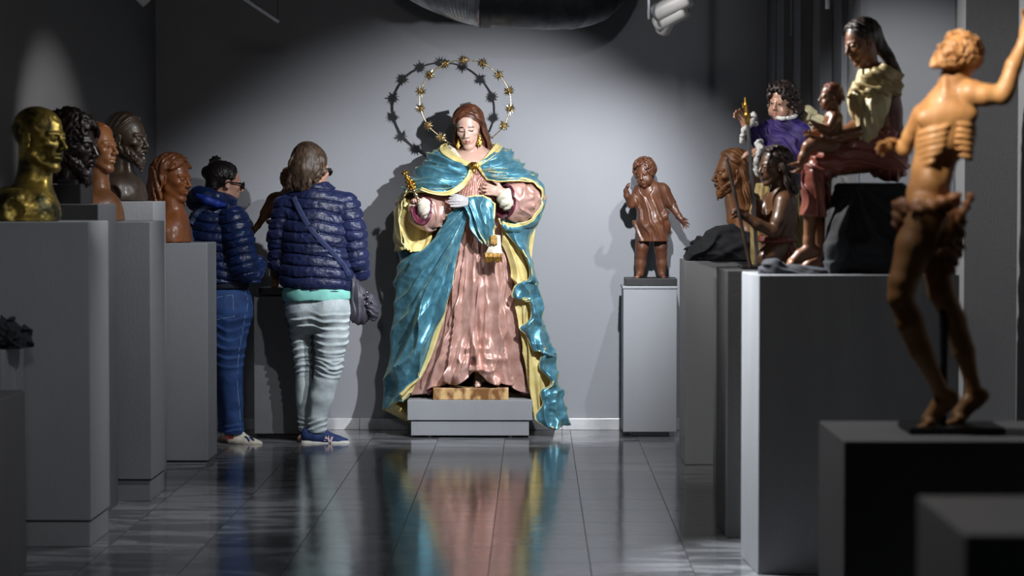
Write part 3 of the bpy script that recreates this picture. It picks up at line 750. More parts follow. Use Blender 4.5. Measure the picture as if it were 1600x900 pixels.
# left hanging part: big diagonal drape
U, Q = grid(190, 170)
P = loft(pr([
    [(735, 314, -56), (712, 324, -54), (690, 352, -48), (662, 384, -42), (638, 394, -26), (621, 386, 0), (640, 380, 35)],
    [(732, 340, -56), (709, 360, -56), (685, 390, -52), (655, 412, -44), (634, 414, -24), (619, 412, 2), (640, 410, 38)],
    [(723, 375, -54), (701, 400, -57), (676, 430, -53), (648, 447, -44), (631, 452, -22), (618, 452, 4), (640, 450, 40)],
    [(712, 420, -52), (693, 445, -56), (669, 470, -53), (643, 485, -44), (627, 490, -20), (615, 490, 6), (640, 490, 44)],
    [(700, 475, -50), (683, 492, -54), (661, 512, -51), (637, 522, -42), (621, 526, -18), (609, 528, 8), (640, 530, 46)],
    [(686, 530, -47), (669, 545, -52), (651, 560, -49), (631, 566, -40), (615, 572, -16), (603, 574, 10), (640, 575, 48)],
    [(667, 578, -45), (655, 588, -49), (641, 598, -46), (626, 606, -36), (611, 612, -12), (599, 614, 14), (640, 620, 50)],
    [(634, 617, -44), (630, 620, -46), (624, 620, -44), (615, 622, -32), (604, 638, -6), (596, 642, 18), (640, 664, 50)]]), 190, 170)
K = V.p(746, 306); ang = np.degrees(np.arctan2(K[2]-P[..., 2], K[0]-P[..., 0])); dist = np.hypot(K[2]-P[..., 2], K[0]-P[..., 0])
A = 8.5*np.clip(dist/90, .2, 1)*np.clip(Q*10, .35, 1)*(1 - .55*np.clip((Q-.55)*5, 0, 1))
nz = noise3(ang*.05, dist*.012, 3.0)
f = 1.1*pleat(ang/14.0 + .9*nz) + .45*pleat(ang/6.3 + 1.1*noise3(ang*.05, dist*.012, 8.0)) + .22*crease(ang*.10, dist*.012, 1.0) + .10*crease(P[..., 0]*.08, P[..., 2]*.06, 6.0)
P = fold(P, A, f)
pyc = (622 - P[..., 2])[:-1, :-1]; q = Q[:-1, :-1]
mi = ((q < np.clip((pyc-455)/60, 0, 1)*.075)).astype(np.int32).ravel()
V.sheet('mantle_drape', P, [M['teal'], M['yellow']], 1.8, mi=mi)
# outer strip beside the raised arm, and the yellow hollow inside it
P = loft(pr([[(640, 297, -40), (628, 304, -24), (622, 312, 2), (645, 312, 38)], [(630, 326, -40), (622, 330, -20), (619, 338, 2), (645, 340, 38)],
             [(628, 360, -40), (620, 362, -18), (619, 366, 2), (645, 366, 38)], [(636, 388, -40), (627, 391, -24), (620, 392, 2), (645, 392, 38)]]), 60, 60)
u, q = grid(60, 60); P = fold(P, 1.6, ridge(u*3 + q*2 + noise3(u*4, q*4, 1.0)))
V.sheet('mantle_edge', P, [M['teal'], M['yellow']], 1.6)
P = loft(pr([[(632, 308, -34), (644, 312, -20), (668, 318, -14)], [(627, 340, -34), (640, 342, -14), (672, 348, -10)],
             [(630, 366, -36), (642, 370, -20), (676, 370, -16)], [(640, 388, -40), (650, 392, -34), (672, 384, -32)]]), 60, 60)
P = fold(P, 2.6, ridge(q*2.2 + .4*u + noise3(u*3, q*3, 2.0)))
V.sheet('mantle_lining', P, [M['yellow']], 1.4, label='pale yellow lining inside the raised mantle')
# trailing hem with its yellow underside, left
P = loft(pr([[(597, 638, 16), (612, 628, -4), (630, 640, 4)], [(604, 645, 18), (618, 640, 0), (636, 652, 6)], [(630, 660, 22), (636, 660, 10), (642, 664, 14)]]), 30, 40)
V.sheet('mantle_lining', P, [M['yellow']], 1.4, label='pale yellow underside of the trailing hem')
# cup of cloth round the right sleeve
P = loft(pr([
    [(792, 283, -60), (820, 280, -58), (842, 290, -48), (847, 312, -40), (838, 334, -46), (818, 347, -54), (798, 348, -58), (786, 344, -60)],
    [(800, 276, -50), (826, 275, -40), (849, 289, -26), (852, 314, -20), (846, 338, -28), (826, 356, -40), (800, 362, -52), (786, 354, -58)],
    [(800, 272, 0), (824, 272, 10), (846, 290, 20), (849, 314, 24), (842, 338, 20), (822, 358, 12), (800, 366, 0), (788, 360, -10)]]), 46, 110)
u, q = grid(46, 110); P = fold(P, 1.8, ridge(q*6 + .5*u + .6*noise3(q*8, u*3, 5.0)))
mi = np.zeros((45, 109), np.int32); mi[:8, 10:] = 1
V.sheet('mantle_cup', P, [M['teal'], M['yellow']], 1.5, mi=mi.ravel(), face=-1)
# right hanging part: yellow turned lining behind, teal in front
rows = []
for py, x0, x1 in ((340, 778, 792), (380, 786, 816), (420, 797, 830), (450, 804, 830), (480, 806, 836), (510, 810, 836), (540, 817, 846), (570, 820, 856), (600, 823, 864), (630, 831, 858), (652, 834, 854)):
    rows.append([(x0, py, -34 + (py-340)*.05), ((x0*2+x1)/3, py, -42 + (py-340)*.05), ((x0+2*x1)/3, py+2, -36 + (py-340)*.05), (x1, py, -30 + (py-340)*.06)])
P = loft(pr(rows), 150, 50); u, q = grid(150, 50)
P = fold(P, 3.4, pleat(q*1.7 + .4*np.sin(u*9) + noise3(u*6, q*2, 7.0)))
V.sheet('mantle_lining', P, [M['yellow']], 1.4, label='pale yellow lining hanging in waves down the right edge')
rows = []
edge = [(340, 779, 846), (356, 786, 838), (372, 798, 828), (390, 814, 826), (408, 824, 832), (424, 827, 837), (436, 824, 840), (441, 808, 842), (452, 801, 844), (463, 801, 846), (467, 822, 847), (480, 830, 849), (496, 829, 852), (506, 814, 854), (511, 812, 855), (522, 822, 857), (536, 828, 861), (546, 834, 866), (550, 850, 868), (556, 844, 868), (572, 842, 871), (588, 857, 874), (598, 858, 876), (606, 846, 878), (614, 844, 881), (628, 848, 884), (644, 836, 888), (655, 838, 891), (664, 852, 888), (668, 866, 880)]
for i, (py, x0, x1) in enumerate(edge):
    dd = (py-340)*.05; w_ = x1-x0
    rows.append([(x0, py, -48+dd), (x0+.35*w_, py, -52+dd), (x0+.75*w_, py, -36+dd), (x1, py, -2+dd*.6), (x1-22, py, 34+dd*.4)])
P = loft(pr(rows), 260, 100); U, Q = grid(260, 100)
A = np.clip(U*4, .3, 1)*4.6*np.clip(Q*5, .4, 1)
pz = P[..., 2]; px_ = P[..., 0]
f = .6*pleat(px_*.05 + .16*pz*.05 + 1.2*noise3(U*9, Q*3, 1.0)) + .6*crease(px_*.05, pz*.04, 4.0) + .25*crease(px_*.12, pz*.11, 2.0)
P = fold(P, A, f)
mi = np.zeros((259, 99), np.int32); mi[:, :3] = 1
V.sheet('mantle_train', P, [M['teal'], M['yellow']], 1.8, mi=mi.ravel())
# back of the mantle, closing the shell behind the figure
rows = []
for py, x0, x1 in ((228, 705, 775), (260, 662, 812), (300, 640, 845), (350, 636, 838), (420, 634, 830), (500, 632, 840), (580, 625, 862), (655, 628, 876)):
    e_ = max(0, (py-500)*.13); rows.append([(x0, py, 28+e_), (x0+.2*(x1-x0), py, 46+e_), ((x0+x1)/2, py, 52+e_), (x0+.8*(x1-x0), py, 46+e_), (x1, py, 28+e_)])
P = loft(pr(rows), 90, 110); u, q = grid(90, 110); P = fold(P, 3.5, ridge(q*7 + noise3(q*5, u*3, 2.0)))
V.sheet('mantle_back', P, [M['teal'], M['yellow']], 1.6, face=1)
# knotted end at the waist
P = loft(pr([
    [(724, 312, -62), (740, 304, -68), (760, 305, -68), (776, 317, -60)],
    [(728, 322, -66), (744, 318, -74), (762, 322, -74), (776, 332, -64)],
    [(735, 338, -68), (748, 338, -77), (763, 342, -76), (775, 348, -66)],
    [(737, 356, -66), (750, 360, -74), (763, 364, -72), (774, 364, -64)],
    [(752, 375, -64), (758, 378, -66), (764, 381, -66), (771, 379, -62)]]), 80, 80)
u, q = grid(80, 80)
P = fold(P, 3.4*np.clip(u*4, .4, 1), pleat(q*3.0 - u*.7 + .9*noise3(u*3, q*4, 1.0)) + .35*crease(u*6, q*6, 3.0))
mi = np.zeros((79, 79), np.int32); mi[:, -4:] = 1; mi[:3, :] = 1
V.sheet('waist_drape', P, [M['teal'], M['yellow']], 1.8, mi=mi.ravel())
# pleated grey cloth end tucked beside it
g = V.vox(692, 298, 738, 328, -86, -40, .8)
for i in range(5):
    g.chain([V.p(732, 310+i*2.0, -66, 3.0), V.p(718, 305+i*3.9, -74+abs(i-2), 2.5), V.p(703+abs(i-2)*2.0, 304.5+i*4.2, -72, 1.5)], .5, n=8)
V.out('sash_end', g, [M['grey_cloth']], label='pale grey pleated cloth end at the waist')
# ribbon with bullion fringe
P = loft(pr([[(768, 366, -66), (775, 365, -70), (783, 366, -66)], [(766, 380, -66), (775, 381, -70), (784, 381, -66)], [(760, 394, -64), (773, 395, -69), (786, 396, -64)]]), 24, 30)
V.sheet('ribbon', P, [M['white_cloth']], 1.5, label='white ribbon end with gold fringe')
g = V.vox(752, 362, 790, 414, -80, -50, .7); rs = np.random.RandomState(4)
for i in range(26):
    x = 759 + i*1.05; g.chain([V.p(x, 393+.06*i, -68, 1.2), V.p(x+rs.uniform(-.6, .6), 399, -70+rs.uniform(-1, 1), 1.1), V.p(x+rs.uniform(-1, 1), 405+rs.uniform(-1, 3), -68, .9)], .5)
for i in range(10):
    x = 768 + i*1.0; g.chain([V.p(x, 367, -70, 1.2), V.p(x+rs.uniform(-1, 1), 380+rs.uniform(-1, 2)-abs(i-5)*.5, -72, 1.0)], .5)
V.out('fringe', g, [M['fringe']], big=False)
# brooch
g = V.vox(728, 248, 758, 278, -76, -46, .6); rs = np.random.RandomState(9)
for i in range(10):
    a = i*2*PI/10; g.ell(V.p(742+7*math.cos(a), 259+4.5*math.sin(a), -61), 1.9, k=.8); g.ell(V.p(742+3.4*math.cos(a), 259+2.5*math.sin(a), -63.5), 1.5, k=.6)
g.ell(V.p(742, 259, -61), (8, 2.5, 5.5), k=1); g.ell(V.p(742, 268, -61), (2.4, 2, 3.4), k=1.2); g.ell(V.p(742, 259, -65), 2.4, k=.5)
V.out('brooch', g, [M['gold']])

# ================================================================== marble block under the feet
bx0, bx1 = V.p(678, 0)[0]/V.s, V.p(795, 0)[0]/V.s
r = empty('marble_block', V.o + Vector((.5*(bx0+bx1), -.05, .0)), 'brown veined marble block between the feet of the robed statue and its plinth', 'marble block')
box('block', (-(bx1-bx0)/2, -.085, .0008), ((bx1-bx0)/2, .09, .068), M['sienna'], r, .004)

# ================================================================== sceptre in the raised hand
Sx = Fig('sceptre', 672, 344, V.Y, 'ornate golden sceptre held up in the hand of the robed statue', 'sceptre')
a, b_ = Sx.p(672, 344, -58), Sx.p(636, 268, -78); ax = (b_-a); L_ = np.linalg.norm(ax); ax /= L_
def along(f, m): return a + ax*L_*f
g = Vox(np.minimum(a, b_)-14, np.maximum(a, b_)+14, .6)
g.cap(a, b_, 1.5, 1.6, 1)
for f, rr in ((.03, 2.6), (.12, 2.0), (.22, 2.4), (.44, 2.6), (.52, 3.6), (.6, 3.0)): g.ell(along(f, 0), rr, k=1.2)
V_ = Sx.out('shaft', g, [M['pale_gold']])
g = Vox(np.minimum(a, b_)-18, np.maximum(a, b_)+18, .6); u_ = np.cross(ax, (0, 1, 0)); u_ /= np.linalg.norm(u_); w_ = np.cross(ax, u_)
for f, R_, n_, rr in ((.66, 4.6, 7, 2.2), (.73, 6.2, 8, 2.6), (.8, 4.5, 7, 2.3), (.87, 3.2, 5, 2.0), (.97, 3.8, 6, 2.2)):
    for i in range(n_): g.ell(along(f, 0) + R_*(u_*math.cos(i*2*PI/n_) + w_*math.sin(i*2*PI/n_)), rr, k=1.0)
    g.ell(along(f, 0), R_*.8, k=1)
g.cap(along(.6, 0), along(1.0, 0), 2.6, 2.2, 1)
Sx.out('head', g, [M['gold']])

# ================================================================== ring of twelve stars
H_ = Fig('star_halo', 727, 163, V.Y, 'ring of twelve spiky gilt stars above the head of the robed statue', 'halo')
stars = [(689, 214), (669, 196), (657, 169), (657, 143), (671, 117), (695, 100), (724, 94), (754, 99), (779, 117), (795, 142), (797, 170), (787, 196)]
ring = [H_.p(706, 226, 6)] + [H_.p(x, y, 4) for x, y in stars] + [H_.p(768, 216, 6)]
for off in (0, 4.0):
    Vv, Ff = tube_np(catmull(np.array(ring) + V3(0, off, 0), 120), 1.0, 8); mesh_np('hoop', Vv/H_.s, Ff, [M['pale_gold']], H_.root)
Vv, Ff = tube_np(catmull(np.array([H_.p(727, 166, -2), H_.p(727, 150, 18), H_.p(726, 120, 34), H_.p(724, 94, 38)]), 30), .9, 8)
def star_mesh(seed):
    rs = np.random.RandomState(seed); Vs, Fs, n0 = [], [], 0
    for i in range(44):
        k = i + .5; ph = math.acos(1-2*k/44); t_ = PI*(1+5**.5)*k; d = V3(math.cos(t_)*math.sin(ph), math.sin(t_)*math.sin(ph), math.cos(ph))
        ln = (10.5 if i % 2 else 8.0)*rs.uniform(.9, 1.1); u_ = np.cross(d, (.3, .5, .8)); u_ /= np.linalg.norm(u_); w_ = np.cross(d, u_)
        base = [d*1.5 + 1.45*(u_*math.cos(a_) + w_*math.sin(a_)) for a_ in np.arange(4)*PI/2]; mid = [d*ln*.55 + 1.0*(u_*math.cos(a_) + w_*math.sin(a_)) for a_ in np.arange(4)*PI/2]
        Vs += base + mid + [d*ln]*4
        for q_ in range(2):
            for j in range(4): Fs.append((n0+q_*4+j, n0+q_*4+(j+1) % 4, n0+q_*4+4+(j+1) % 4, n0+q_*4+4+j))
        n0 += 12
    return np.array(Vs), np.array(Fs)
for i, (x, y) in enumerate(stars):
    Vv, Ff = star_mesh(i); o = mesh_np('star', Vv/H_.s, Ff, [M['pale_gold']], H_.root, smooth=False)
    o.location = Vector(H_.p(x, y, 4)/H_.s); o.rotation_euler = (i*.7, i*1.1, i*.4)
# ================================================================== carved and cast figures
def wood(name, a, b, rough=.36, coat=.25, **k):
    return mat(name, a, b, rough=rough+.06, nscale=k.pop('nscale', 11), coat=coat*.45, bump=.22, bscale=34, contrast=(.3, .7), stretch=(1, 1, .45), rough2=rough+.2, **k)
M['gilt_bronze'] = mat('gilt_bronze', (176, 152, 76), (48, 47, 30), rough=.36, metal=.85, nscale=9, contrast=(.36, .6), rough2=.5, bump=.12, bscale=50)
M['dark_wood'] = wood('very_dark_stained_wood', (42, 24, 16), (26, 15, 11))
M['bronze'] = wood('dark_brown_patinated_bronze', (54, 41, 31), (36, 27, 21), rough=.34)
M['terracotta'] = wood('polished_reddish_wood', (142, 84, 46), (104, 58, 31), rough=.3, coat=.4)
M['orange_wood'] = wood('polished_honey_wood', (154, 103, 66), (118, 75, 46), rough=.28, coat=.5)
M['tan_wood'] = wood('warm_tan_wood', (148, 99, 62), (108, 69, 41), rough=.36)
M['child_wood'] = wood('brown_polished_wood', (102, 62, 40), (74, 43, 29), rough=.34, coat=.35)
M['shadow_wood'] = wood('deep_brown_wood', (96, 54, 34), (68, 38, 26), rough=.36)
M['black_cloth'] = mat('black_cotton_cloth', (31, 33, 38), (22, 24, 28), rough=.85, nscale=30, sheen=.25, sheen_c=(120, 130, 150), bump=.15, bscale=160)
M['eyewhite'] = mat('eye_white', (214, 206, 196), rough=.2, coat=.5)

def bust_body(v, F, parts, cuts=(), k=10, base=0.0):
    for p in parts:
        if len(p) == 3: v.ell(F.p(*p[0]), p[1], R=p[2], k=k)
        else: v.ell(F.p(*p[0]), p[1], k=k)
    for c in cuts: v.ell(F.p(*c[0]), c[1], k=3, op='-')
    v.cut((0, 0, base), (0, 0, -1))
def beard(v, hd, n=40, seed=2, r=.035, drop=.08, full=1.0, k=.03):
    rs = np.random.RandomState(seed); i = 0; H = hd.H
    for q in (-1, 1): v.chain([np.append(hd(q*.285, .02, .36), .035*H), np.append(hd(q*.235, -.06, .24), .05*H), np.append(hd(q*.15, -.20, .12), .06*H), np.append(hd(0, -.30, .06), .075*H)], .03*H)
    v.ell(hd(0, -.30, .05), np.array((.11, .09, .10))*H, hd.R, .04*H)
    while i < n:
        a = rs.uniform(-1.45, 1.45); t = rs.uniform(0, 1); sa, ca = math.sin(a), math.cos(a)
        x = .265*sa*(1-.2*t); y = -.06 - .27*ca; z = .10 + .24*abs(sa)**1.5 - .12*t*(1-.4*abs(sa))
        L = drop*rs.uniform(.7, 1.3)*full
        hd.lock(v, [(x, y+.01, z+.03), (x*1.1, y-.03, z-L*.4), (x*1.02+rs.uniform(-.03, .03), y-.02+.03*abs(sa), z-L)], r, r*.45, .014, 1.4, .012, 7, rs.uniform(0, 6))
        i += 1
    for q in (-1, 1):   # moustache running into the beard
        hd.lock(v, [(q*.01, -.405, .292), (q*.075, -.385, .278), (q*.125, -.325, .215), (q*.14, -.27, .12)], .028, .03, .006, 1.5, .012, 10)

# ---------------- gilt bust of a man with cropped hair
F = Fig('gilt_bust', 66, 345.2, 9.72, 'gilt bronze bust of a crop haired man at the far left', 'bust', 'busts in a row along the left wall')
v = F.vox(-70, 150, 135, 347, -80, 80, 1.15)
hd = Head(F.p(64, 218, 0), 103, yaw=66, pitch=2)
hd.sculpt(v, nose=1.05, lids=.6, brow=1.25, jaw=1.1, mouth_open=.25, gaunt=.6,
          neck=[F.p(56, 232, 4, 27), F.p(54, 270, 4, 26), F.p(50, 300, 4, 33)])
v.chain([F.p(74, 262, -8, 6), F.p(70, 290, -14, 6), F.p(72, 312, -18, 8)], 6)
bust_body(v, F, [((36, 335, 0), (50, 64, 44)), ((58, 335, -10), (38, 52, 48)), ((20, 325, 30), (50, 40, 36)), ((30, 328, -46), (32, 24, 34)), ((10, 345, 0), (66, 60, 36))],
          [((38, 326, -78), (20, 16, 26))], base=1.0)
# cropped hair: rough tool marks over the skull
inv = hd.R.T
def crop(x, y, z):
    q = np.stack([x-hd.c[0], y-hd.c[1], z-hd.c[2]], -1) @ hd.R / hd.H; q[:, 2] += .5
    on = np.clip((q[:, 2]-.56)*10 + (q[:, 1]+.12)*3.5, 0, 1)*np.clip((.5 + q[:, 1] + .3)*5, 0, 1)*np.clip((q[:, 2]-.34)*8, 0, 1)
    return -on*(1.3 + 2.4*(noise3(q[:, 0]*26, q[:, 1]*12, q[:, 2]*15)-.5))
v.disp(crop)
v.disp(lambda x, y, z: 2.2*(noise3(x*.08, y*.08, z*.08)-.5)*np.clip((70-z)/30, 0, 1) + 1.4*(noise3(x*.2, y*.2, z*.2)-.5)*np.clip((66-z)/30, 0, 1))
F.out('bust_body', v, [M['gilt_bronze']])

# ---------------- dark curly head on a black block
F = Fig('curly_head', 112, 318.2, 10.6, 'very dark carved bearded head with thick curly hair right behind the gilt bust', 'bust', 'busts in a row along the left wall')
v = F.vox(60, 155, 180, 300, -75, 75, 1.1)
hd = Head(F.p(114, 226, 0), 98, yaw=72, pitch=8)
hd.sculpt(v, nose=1.0, brow=1.2, neck=[F.p(106, 236, 4, 25), F.p(106, 268, 4, 24), F.p(104, 285, 2, 26)])
v.cut((0, 0, F.p(0, 287)[2]), (0, 0, -1))
F.out('head', v, [M['dark_wood']])
h = F.vox(55, 150, 185, 300, -80, 80, 1.0)
hd.cap(h, .05); hd.open_face(h, .01, False)
hd.curls(h, 170, r=.034, zmin=.30, shell=1.13, seed=3, wob=.075)
hd.tresses(h, 10, .02, .045, .035, 2.6, .02, .03, f0=84, f1=170, a0=70, seed=2)
h.chain([np.append(hd(0, .34, .5), 24), np.append(hd(0, .34, .1), 22)], 6)
F.out('hair', h, [M['dark_wood']])
h = F.vox(60, 200, 185, 310, -70, 70, .9); beard(h, hd, 60, 5, .034, .14); F.out('beard', h, [M['dark_wood']])
box('block', Vector(F.p(78, 318.2, -52)/F.s), Vector(F.p(136, 288, 52)/F.s), M['black'], F.root, .004, label='black block under the head')
box('step', Vector(F.p(98, 289, -40)/F.s), Vector(F.p(126, 281, 40)/F.s), M['black'], F.root, .003, label='black upper step of the block')

# ---------------- honey coloured bust of a woman with smooth hair
F = Fig('woman_bust', 160, 345.2, 11.14, 'polished honey wood bust of a young woman with smooth drawn back hair', 'bust', 'busts in a row along the left wall')
v = F.vox(100, 180, 205, 347, -70, 70, 1.0)
hd = Head(F.p(153, 231, 0), 80, yaw=64, pitch=-2)
hd.sculpt(v, nose=1.0, lids=.3, brow=.6, jaw=.9, mouth_open=.2, neck=[F.p(148, 238, 4, 18), F.p(152, 270, 2, 17), F.p(152, 292, 2, 20)])
bust_body(v, F, [((150, 330, 0), (36, 56, 32)), ((166, 332, -10), (28, 34, 34)), ((158, 350, 0), (36, 58, 36))], base=1.0)
v.chain([F.p(172, 306, -22, 3), F.p(184, 318, -16, 3), F.p(190, 345, -8, 3)], 3); v.cut((0, 0, 1), (0, 0, -1))
F.out('bust_body', v, [M['orange_wood'], M['eye_dark']], hd.eye_paint(1, r=.02))
h = F.vox(100, 180, 200, 290, -60, 60, .9)
hd.cap(h, .012); hd.open_face(h, .015)
h.ell(hd(0, .46, .44), np.array((.15, .13, .15))*80, hd.R, k=6)
hd.tresses(h, 20, .4, .022, .005, 1.5, .01, .012, f0=60, f1=150, seed=4, tuck=V3(0, .42, .46))
F.out('hair', h, [M['terracotta']])

# ---------------- dark bearded bust
F = Fig('bearded_bust', 203, 314.6, 11.86, 'dark brown bust of a bearded man with wavy swept back hair', 'bust', 'busts in a row along the left wall')
v = F.vox(140, 165, 250, 316, -70, 70, 1.0)
hd = Head(F.p(200, 217, 0), 80, yaw=68, pitch=4)
hd.sculpt(v, nose=1.0, brow=1.2, gaunt=.8, neck=[F.p(192, 228, 4, 19), F.p(190, 258, 4, 18), F.p(188, 280, 4, 24)])
v.chain([F.p(202, 252, -12, 4), F.p(204, 276, -14, 5)], 5)
bust_body(v, F, [((188, 305, 0), (38, 58, 32)), ((204, 305, -8), (24, 44, 32)), ((180, 318, 0), (46, 60, 40)), ((186, 300, -40), (20, 18, 24))], [((184, 306, -62), (14, 12, 18))], base=1.0)
v.disp(lambda x, y, z: 1.4*(noise3(x*.12, y*.12, z*.12)-.5)*np.clip((40-z)/20, 0, 1))
F.out('bust_body', v, [M['bronze']])
h = F.vox(150, 165, 250, 285, -60, 60, .9)
hd.cap(h, .015); hd.open_face(h, .0)
hd.tresses(h, 22, .22, .030, .012, 2.5, .01, .018, a0=50, a1=150, f0=100, f1=172, seed=6)
F.out('hair', h, [M['bronze']])
h = F.vox(150, 200, 260, 290, -60, 60, .8); beard(h, hd, 80, 8, .027, .10); F.out('beard', h, [M['bronze']])

# ---------------- reddish bust with long ringlets
F = Fig('ringlet_bust', 272, 378.8, 12.6, 'glossy reddish wood bust with long curling ringlets beside the woman in glasses', 'bust', 'busts in a row along the left wall')
v = F.vox(215, 232, 320, 381, -70, 70, 1.0)
hd = Head(F.p(272, 279, 0), 72, yaw=62, pitch=6)
hd.sculpt(v, nose=1.0, brow=1.0, lids=.5, neck=[F.p(266, 288, 2, 17), F.p(270, 318, 0, 16), F.p(272, 338, 0, 20)])
bust_body(v, F, [((268, 366, 0), (26, 46, 32)), ((280, 364, -8), (18, 30, 32)), ((272, 384, 0), (27, 48, 36))], base=1.0)
v.disp(lambda x, y, z: 1.6*(noise3(x*.15, y*.15, z*.15)-.5)*np.clip((34-z)/10, 0, 1))
F.out('bust_body', v, [M['terracotta']])
h = F.vox(215, 230, 320, 365, -70, 70, .9)
hd.cap(h, .02); hd.open_face(h, .005, False)
hd.tresses(h, 15, -.34, .036, .034, 4.6, .012, .03, f0=84, f1=174, seed=8, flare=.12, back=.0)
hd.tresses(h, 9, -.10, .034, .03, 4.0, .012, .06, f0=88, f1=150, seed=9, flare=.2, back=-.08)
for q in (-1, 1):
    for i in range(4): hd.lock(h, [(q*(.03+.05*i), -.16, .96-.02*i), (q*(.06+.06*i), -.225, .90-.03*i), (q*(.14+.05*i), -.235+.02*i, .80-.02*i), (q*(.20+.04*i), -.19+.03*i, .72)], .04, .024, .02, 1.6, .012, 12, i)
h.chain([np.append(hd(0, .34, .6), 20), np.append(hd(0, .36, .2), 20), np.append(hd(0, .34, -.2), 17)], 6)
F.out('hair', h, [M['terracotta']])

# ---------------- wooden child with open arms (two of them)
def wooden_child(F, m, mw, mh):
    """F.px is the centre line; mirrored when F.mir = -1"""
    P = lambda px, py, d=0, *r: F.p(F.px + F.mir*(px-1015), py, d, *r)
    v = F.vox(F.px-75, 240, F.px+75, 446, -50, 46, .9)
    hd = Head(P(1007, 271, -8), 44, yaw=-24*F.mir, pitch=12, roll=-9*F.mir)
    hd.sculpt(v, age='child', neck=[P(1012, 278, 0, 9), P(1016, 292, 2, 9), P(1017, 300, 2, 13)])
    v.chain([P(998, 301, 0, 9), P(1017, 298, 2, 12), P(1036, 299, 2, 9)], 6)
    v.chain([P(1017, 300, 2, 16), P(1018, 330, 2, 17), P(1019, 358, 2, 19)], 6)
    v.chain([P(996, 302, 0, 8), P(986, 319, -6, 6.5), P(979, 306, -16, 5), P(977, 298, -19, 4.2)], 3)
    hand(v, P(977, 299, -19), (F.mir*.1, -.25, 1), (F.mir*.9, -.2, 0), 17, curl=(.3, .5, .7, .8), thumb=.6, side=F.mir, k=1.0)
    v.chain([P(1038, 301, 2, 8), P(1051, 323, 0, 6.5), P(1060, 338, -8, 4.8), P(1063, 342, -10, 4.3)], 3)
    hand(v, P(1062, 341, -10), (F.mir*.62, -.2, -.75), (-F.mir*.5, -.8, -.1), 21, curl=(.08, .1, .12, .2), thumb=.2, side=-F.mir, k=1.0, spread=.2)
    v.chain([P(1006, 360, 2, 13), P(1003, 386, 0, 10), P(1002, 396, 2, 8.5), P(1001, 412, 4, 8), P(1000, 428, 4, 6)], 4)
    v.chain([P(1031, 360, 4, 13), P(1032, 386, 2, 10), P(1033, 396, 4, 8.5), P(1034, 412, 6, 8), P(1034, 428, 6, 6)], 4)
    foot(v, P(1000, 427, 4), (-F.mir*.45, -1, -.08), 24, k=1.5, fat=1.05); foot(v, P(1034, 428, 6), (F.mir*.25, -1, -.08), 24, k=1.5, fat=1.05)
    v.cut((0, 0, P(0, 434.3)[2]), (0, 0, -1))
    F.out('body', v, [m])
    # tunic falling off in folds
    t = F.vox(F.px-60, 285, F.px+60, 392, -45, 42, .9)
    t.chain([P(1000, 300, 0, 12), P(1017, 300, 0, 14), P(1034, 298, 2, 12.5)], 6)
    t.chain([P(1017, 302, 1, 19), P(1018, 330, 1, 21), P(1019, 352, 1, 26), P(1020, 376, 1, 26)], 8)
    t.chain([P(998, 303, 0, 10.5), P(991, 316, -4, 9.5)], 4); t.chain([P(1037, 302, 2, 11), P(1047, 318, 2, 10)], 4)
    t.ell(P(1008, 294, -16), (9, 14, 12), k=3, op='-')
    t.chain([P(995, 350, -4, 7), P(1010, 352, -20, 6), P(1030, 344, -20, 5), P(1042, 332, -8, 5)], 4)
    t.disp(lambda x, y, z: 2.0*ridge((x*F.mir*.8 + (z-90)*.30)*.095 + .7*noise3(x*.05, y*.05, z*.05))*np.clip((150-z)/30, .2, 1))
    t.box(P(1019, 396, 0), (50, 40, 19), k=0, op='-')
    for x0, x1 in ((1003, 380), (1033, 380)): t.ell(P(x0, x1+6, 0), (13, 14, 8), k=2, op='-')
    F.out('tunic', t, [mw])
    h = F.vox(F.px-50, 238, F.px+50, 305, -40, 36, .8)
    hd.cap(h, .03); hd.open_face(h, .0, False)
    hd.curls(h, 120, r=.036, zmin=.34, shell=1.15, seed=11, wob=.085)
    hd.open_face(h, -.03, False)
    F.out('hair', h, [mh])
    bx = F.px + F.mir*(1016-1015)
    box('plate', Vector(F.p(bx-40, 444.8, -36)/F.s), Vector(F.p(bx+40, 434, 36)/F.s), M['black'], F.root, .002, label='dark slab under the feet')
F = Fig('wooden_child', 1015, 445.2, 14.01, 'brown carved wooden child with both arms spread, alone against the back wall', 'statue'); F.mir = 1
wooden_child(F, M['child_wood'], M['child_wood'], M['child_wood'])
F = Fig('wooden_child', 449, 459.8, 13.89, 'carved wooden child half hidden behind the woman with the shoulder bag', 'statue'); F.mir = -1
F.s = scale_at(13.89)
_p = F.p
F.p = lambda px, py, d=0, *r: _p(px, (py - 445.2)*1.0 + 459.8, d, *r)
_vox = F.vox; F.vox = lambda x0, y0, x1, y1, *a: Vox((x0-F.px, a[0], 445.2-y1), (x1-F.px, a[1], 445.2-y0), a[2])
wooden_child(F, M['tan_wood'], M['tan_wood'], M['tan_wood'])

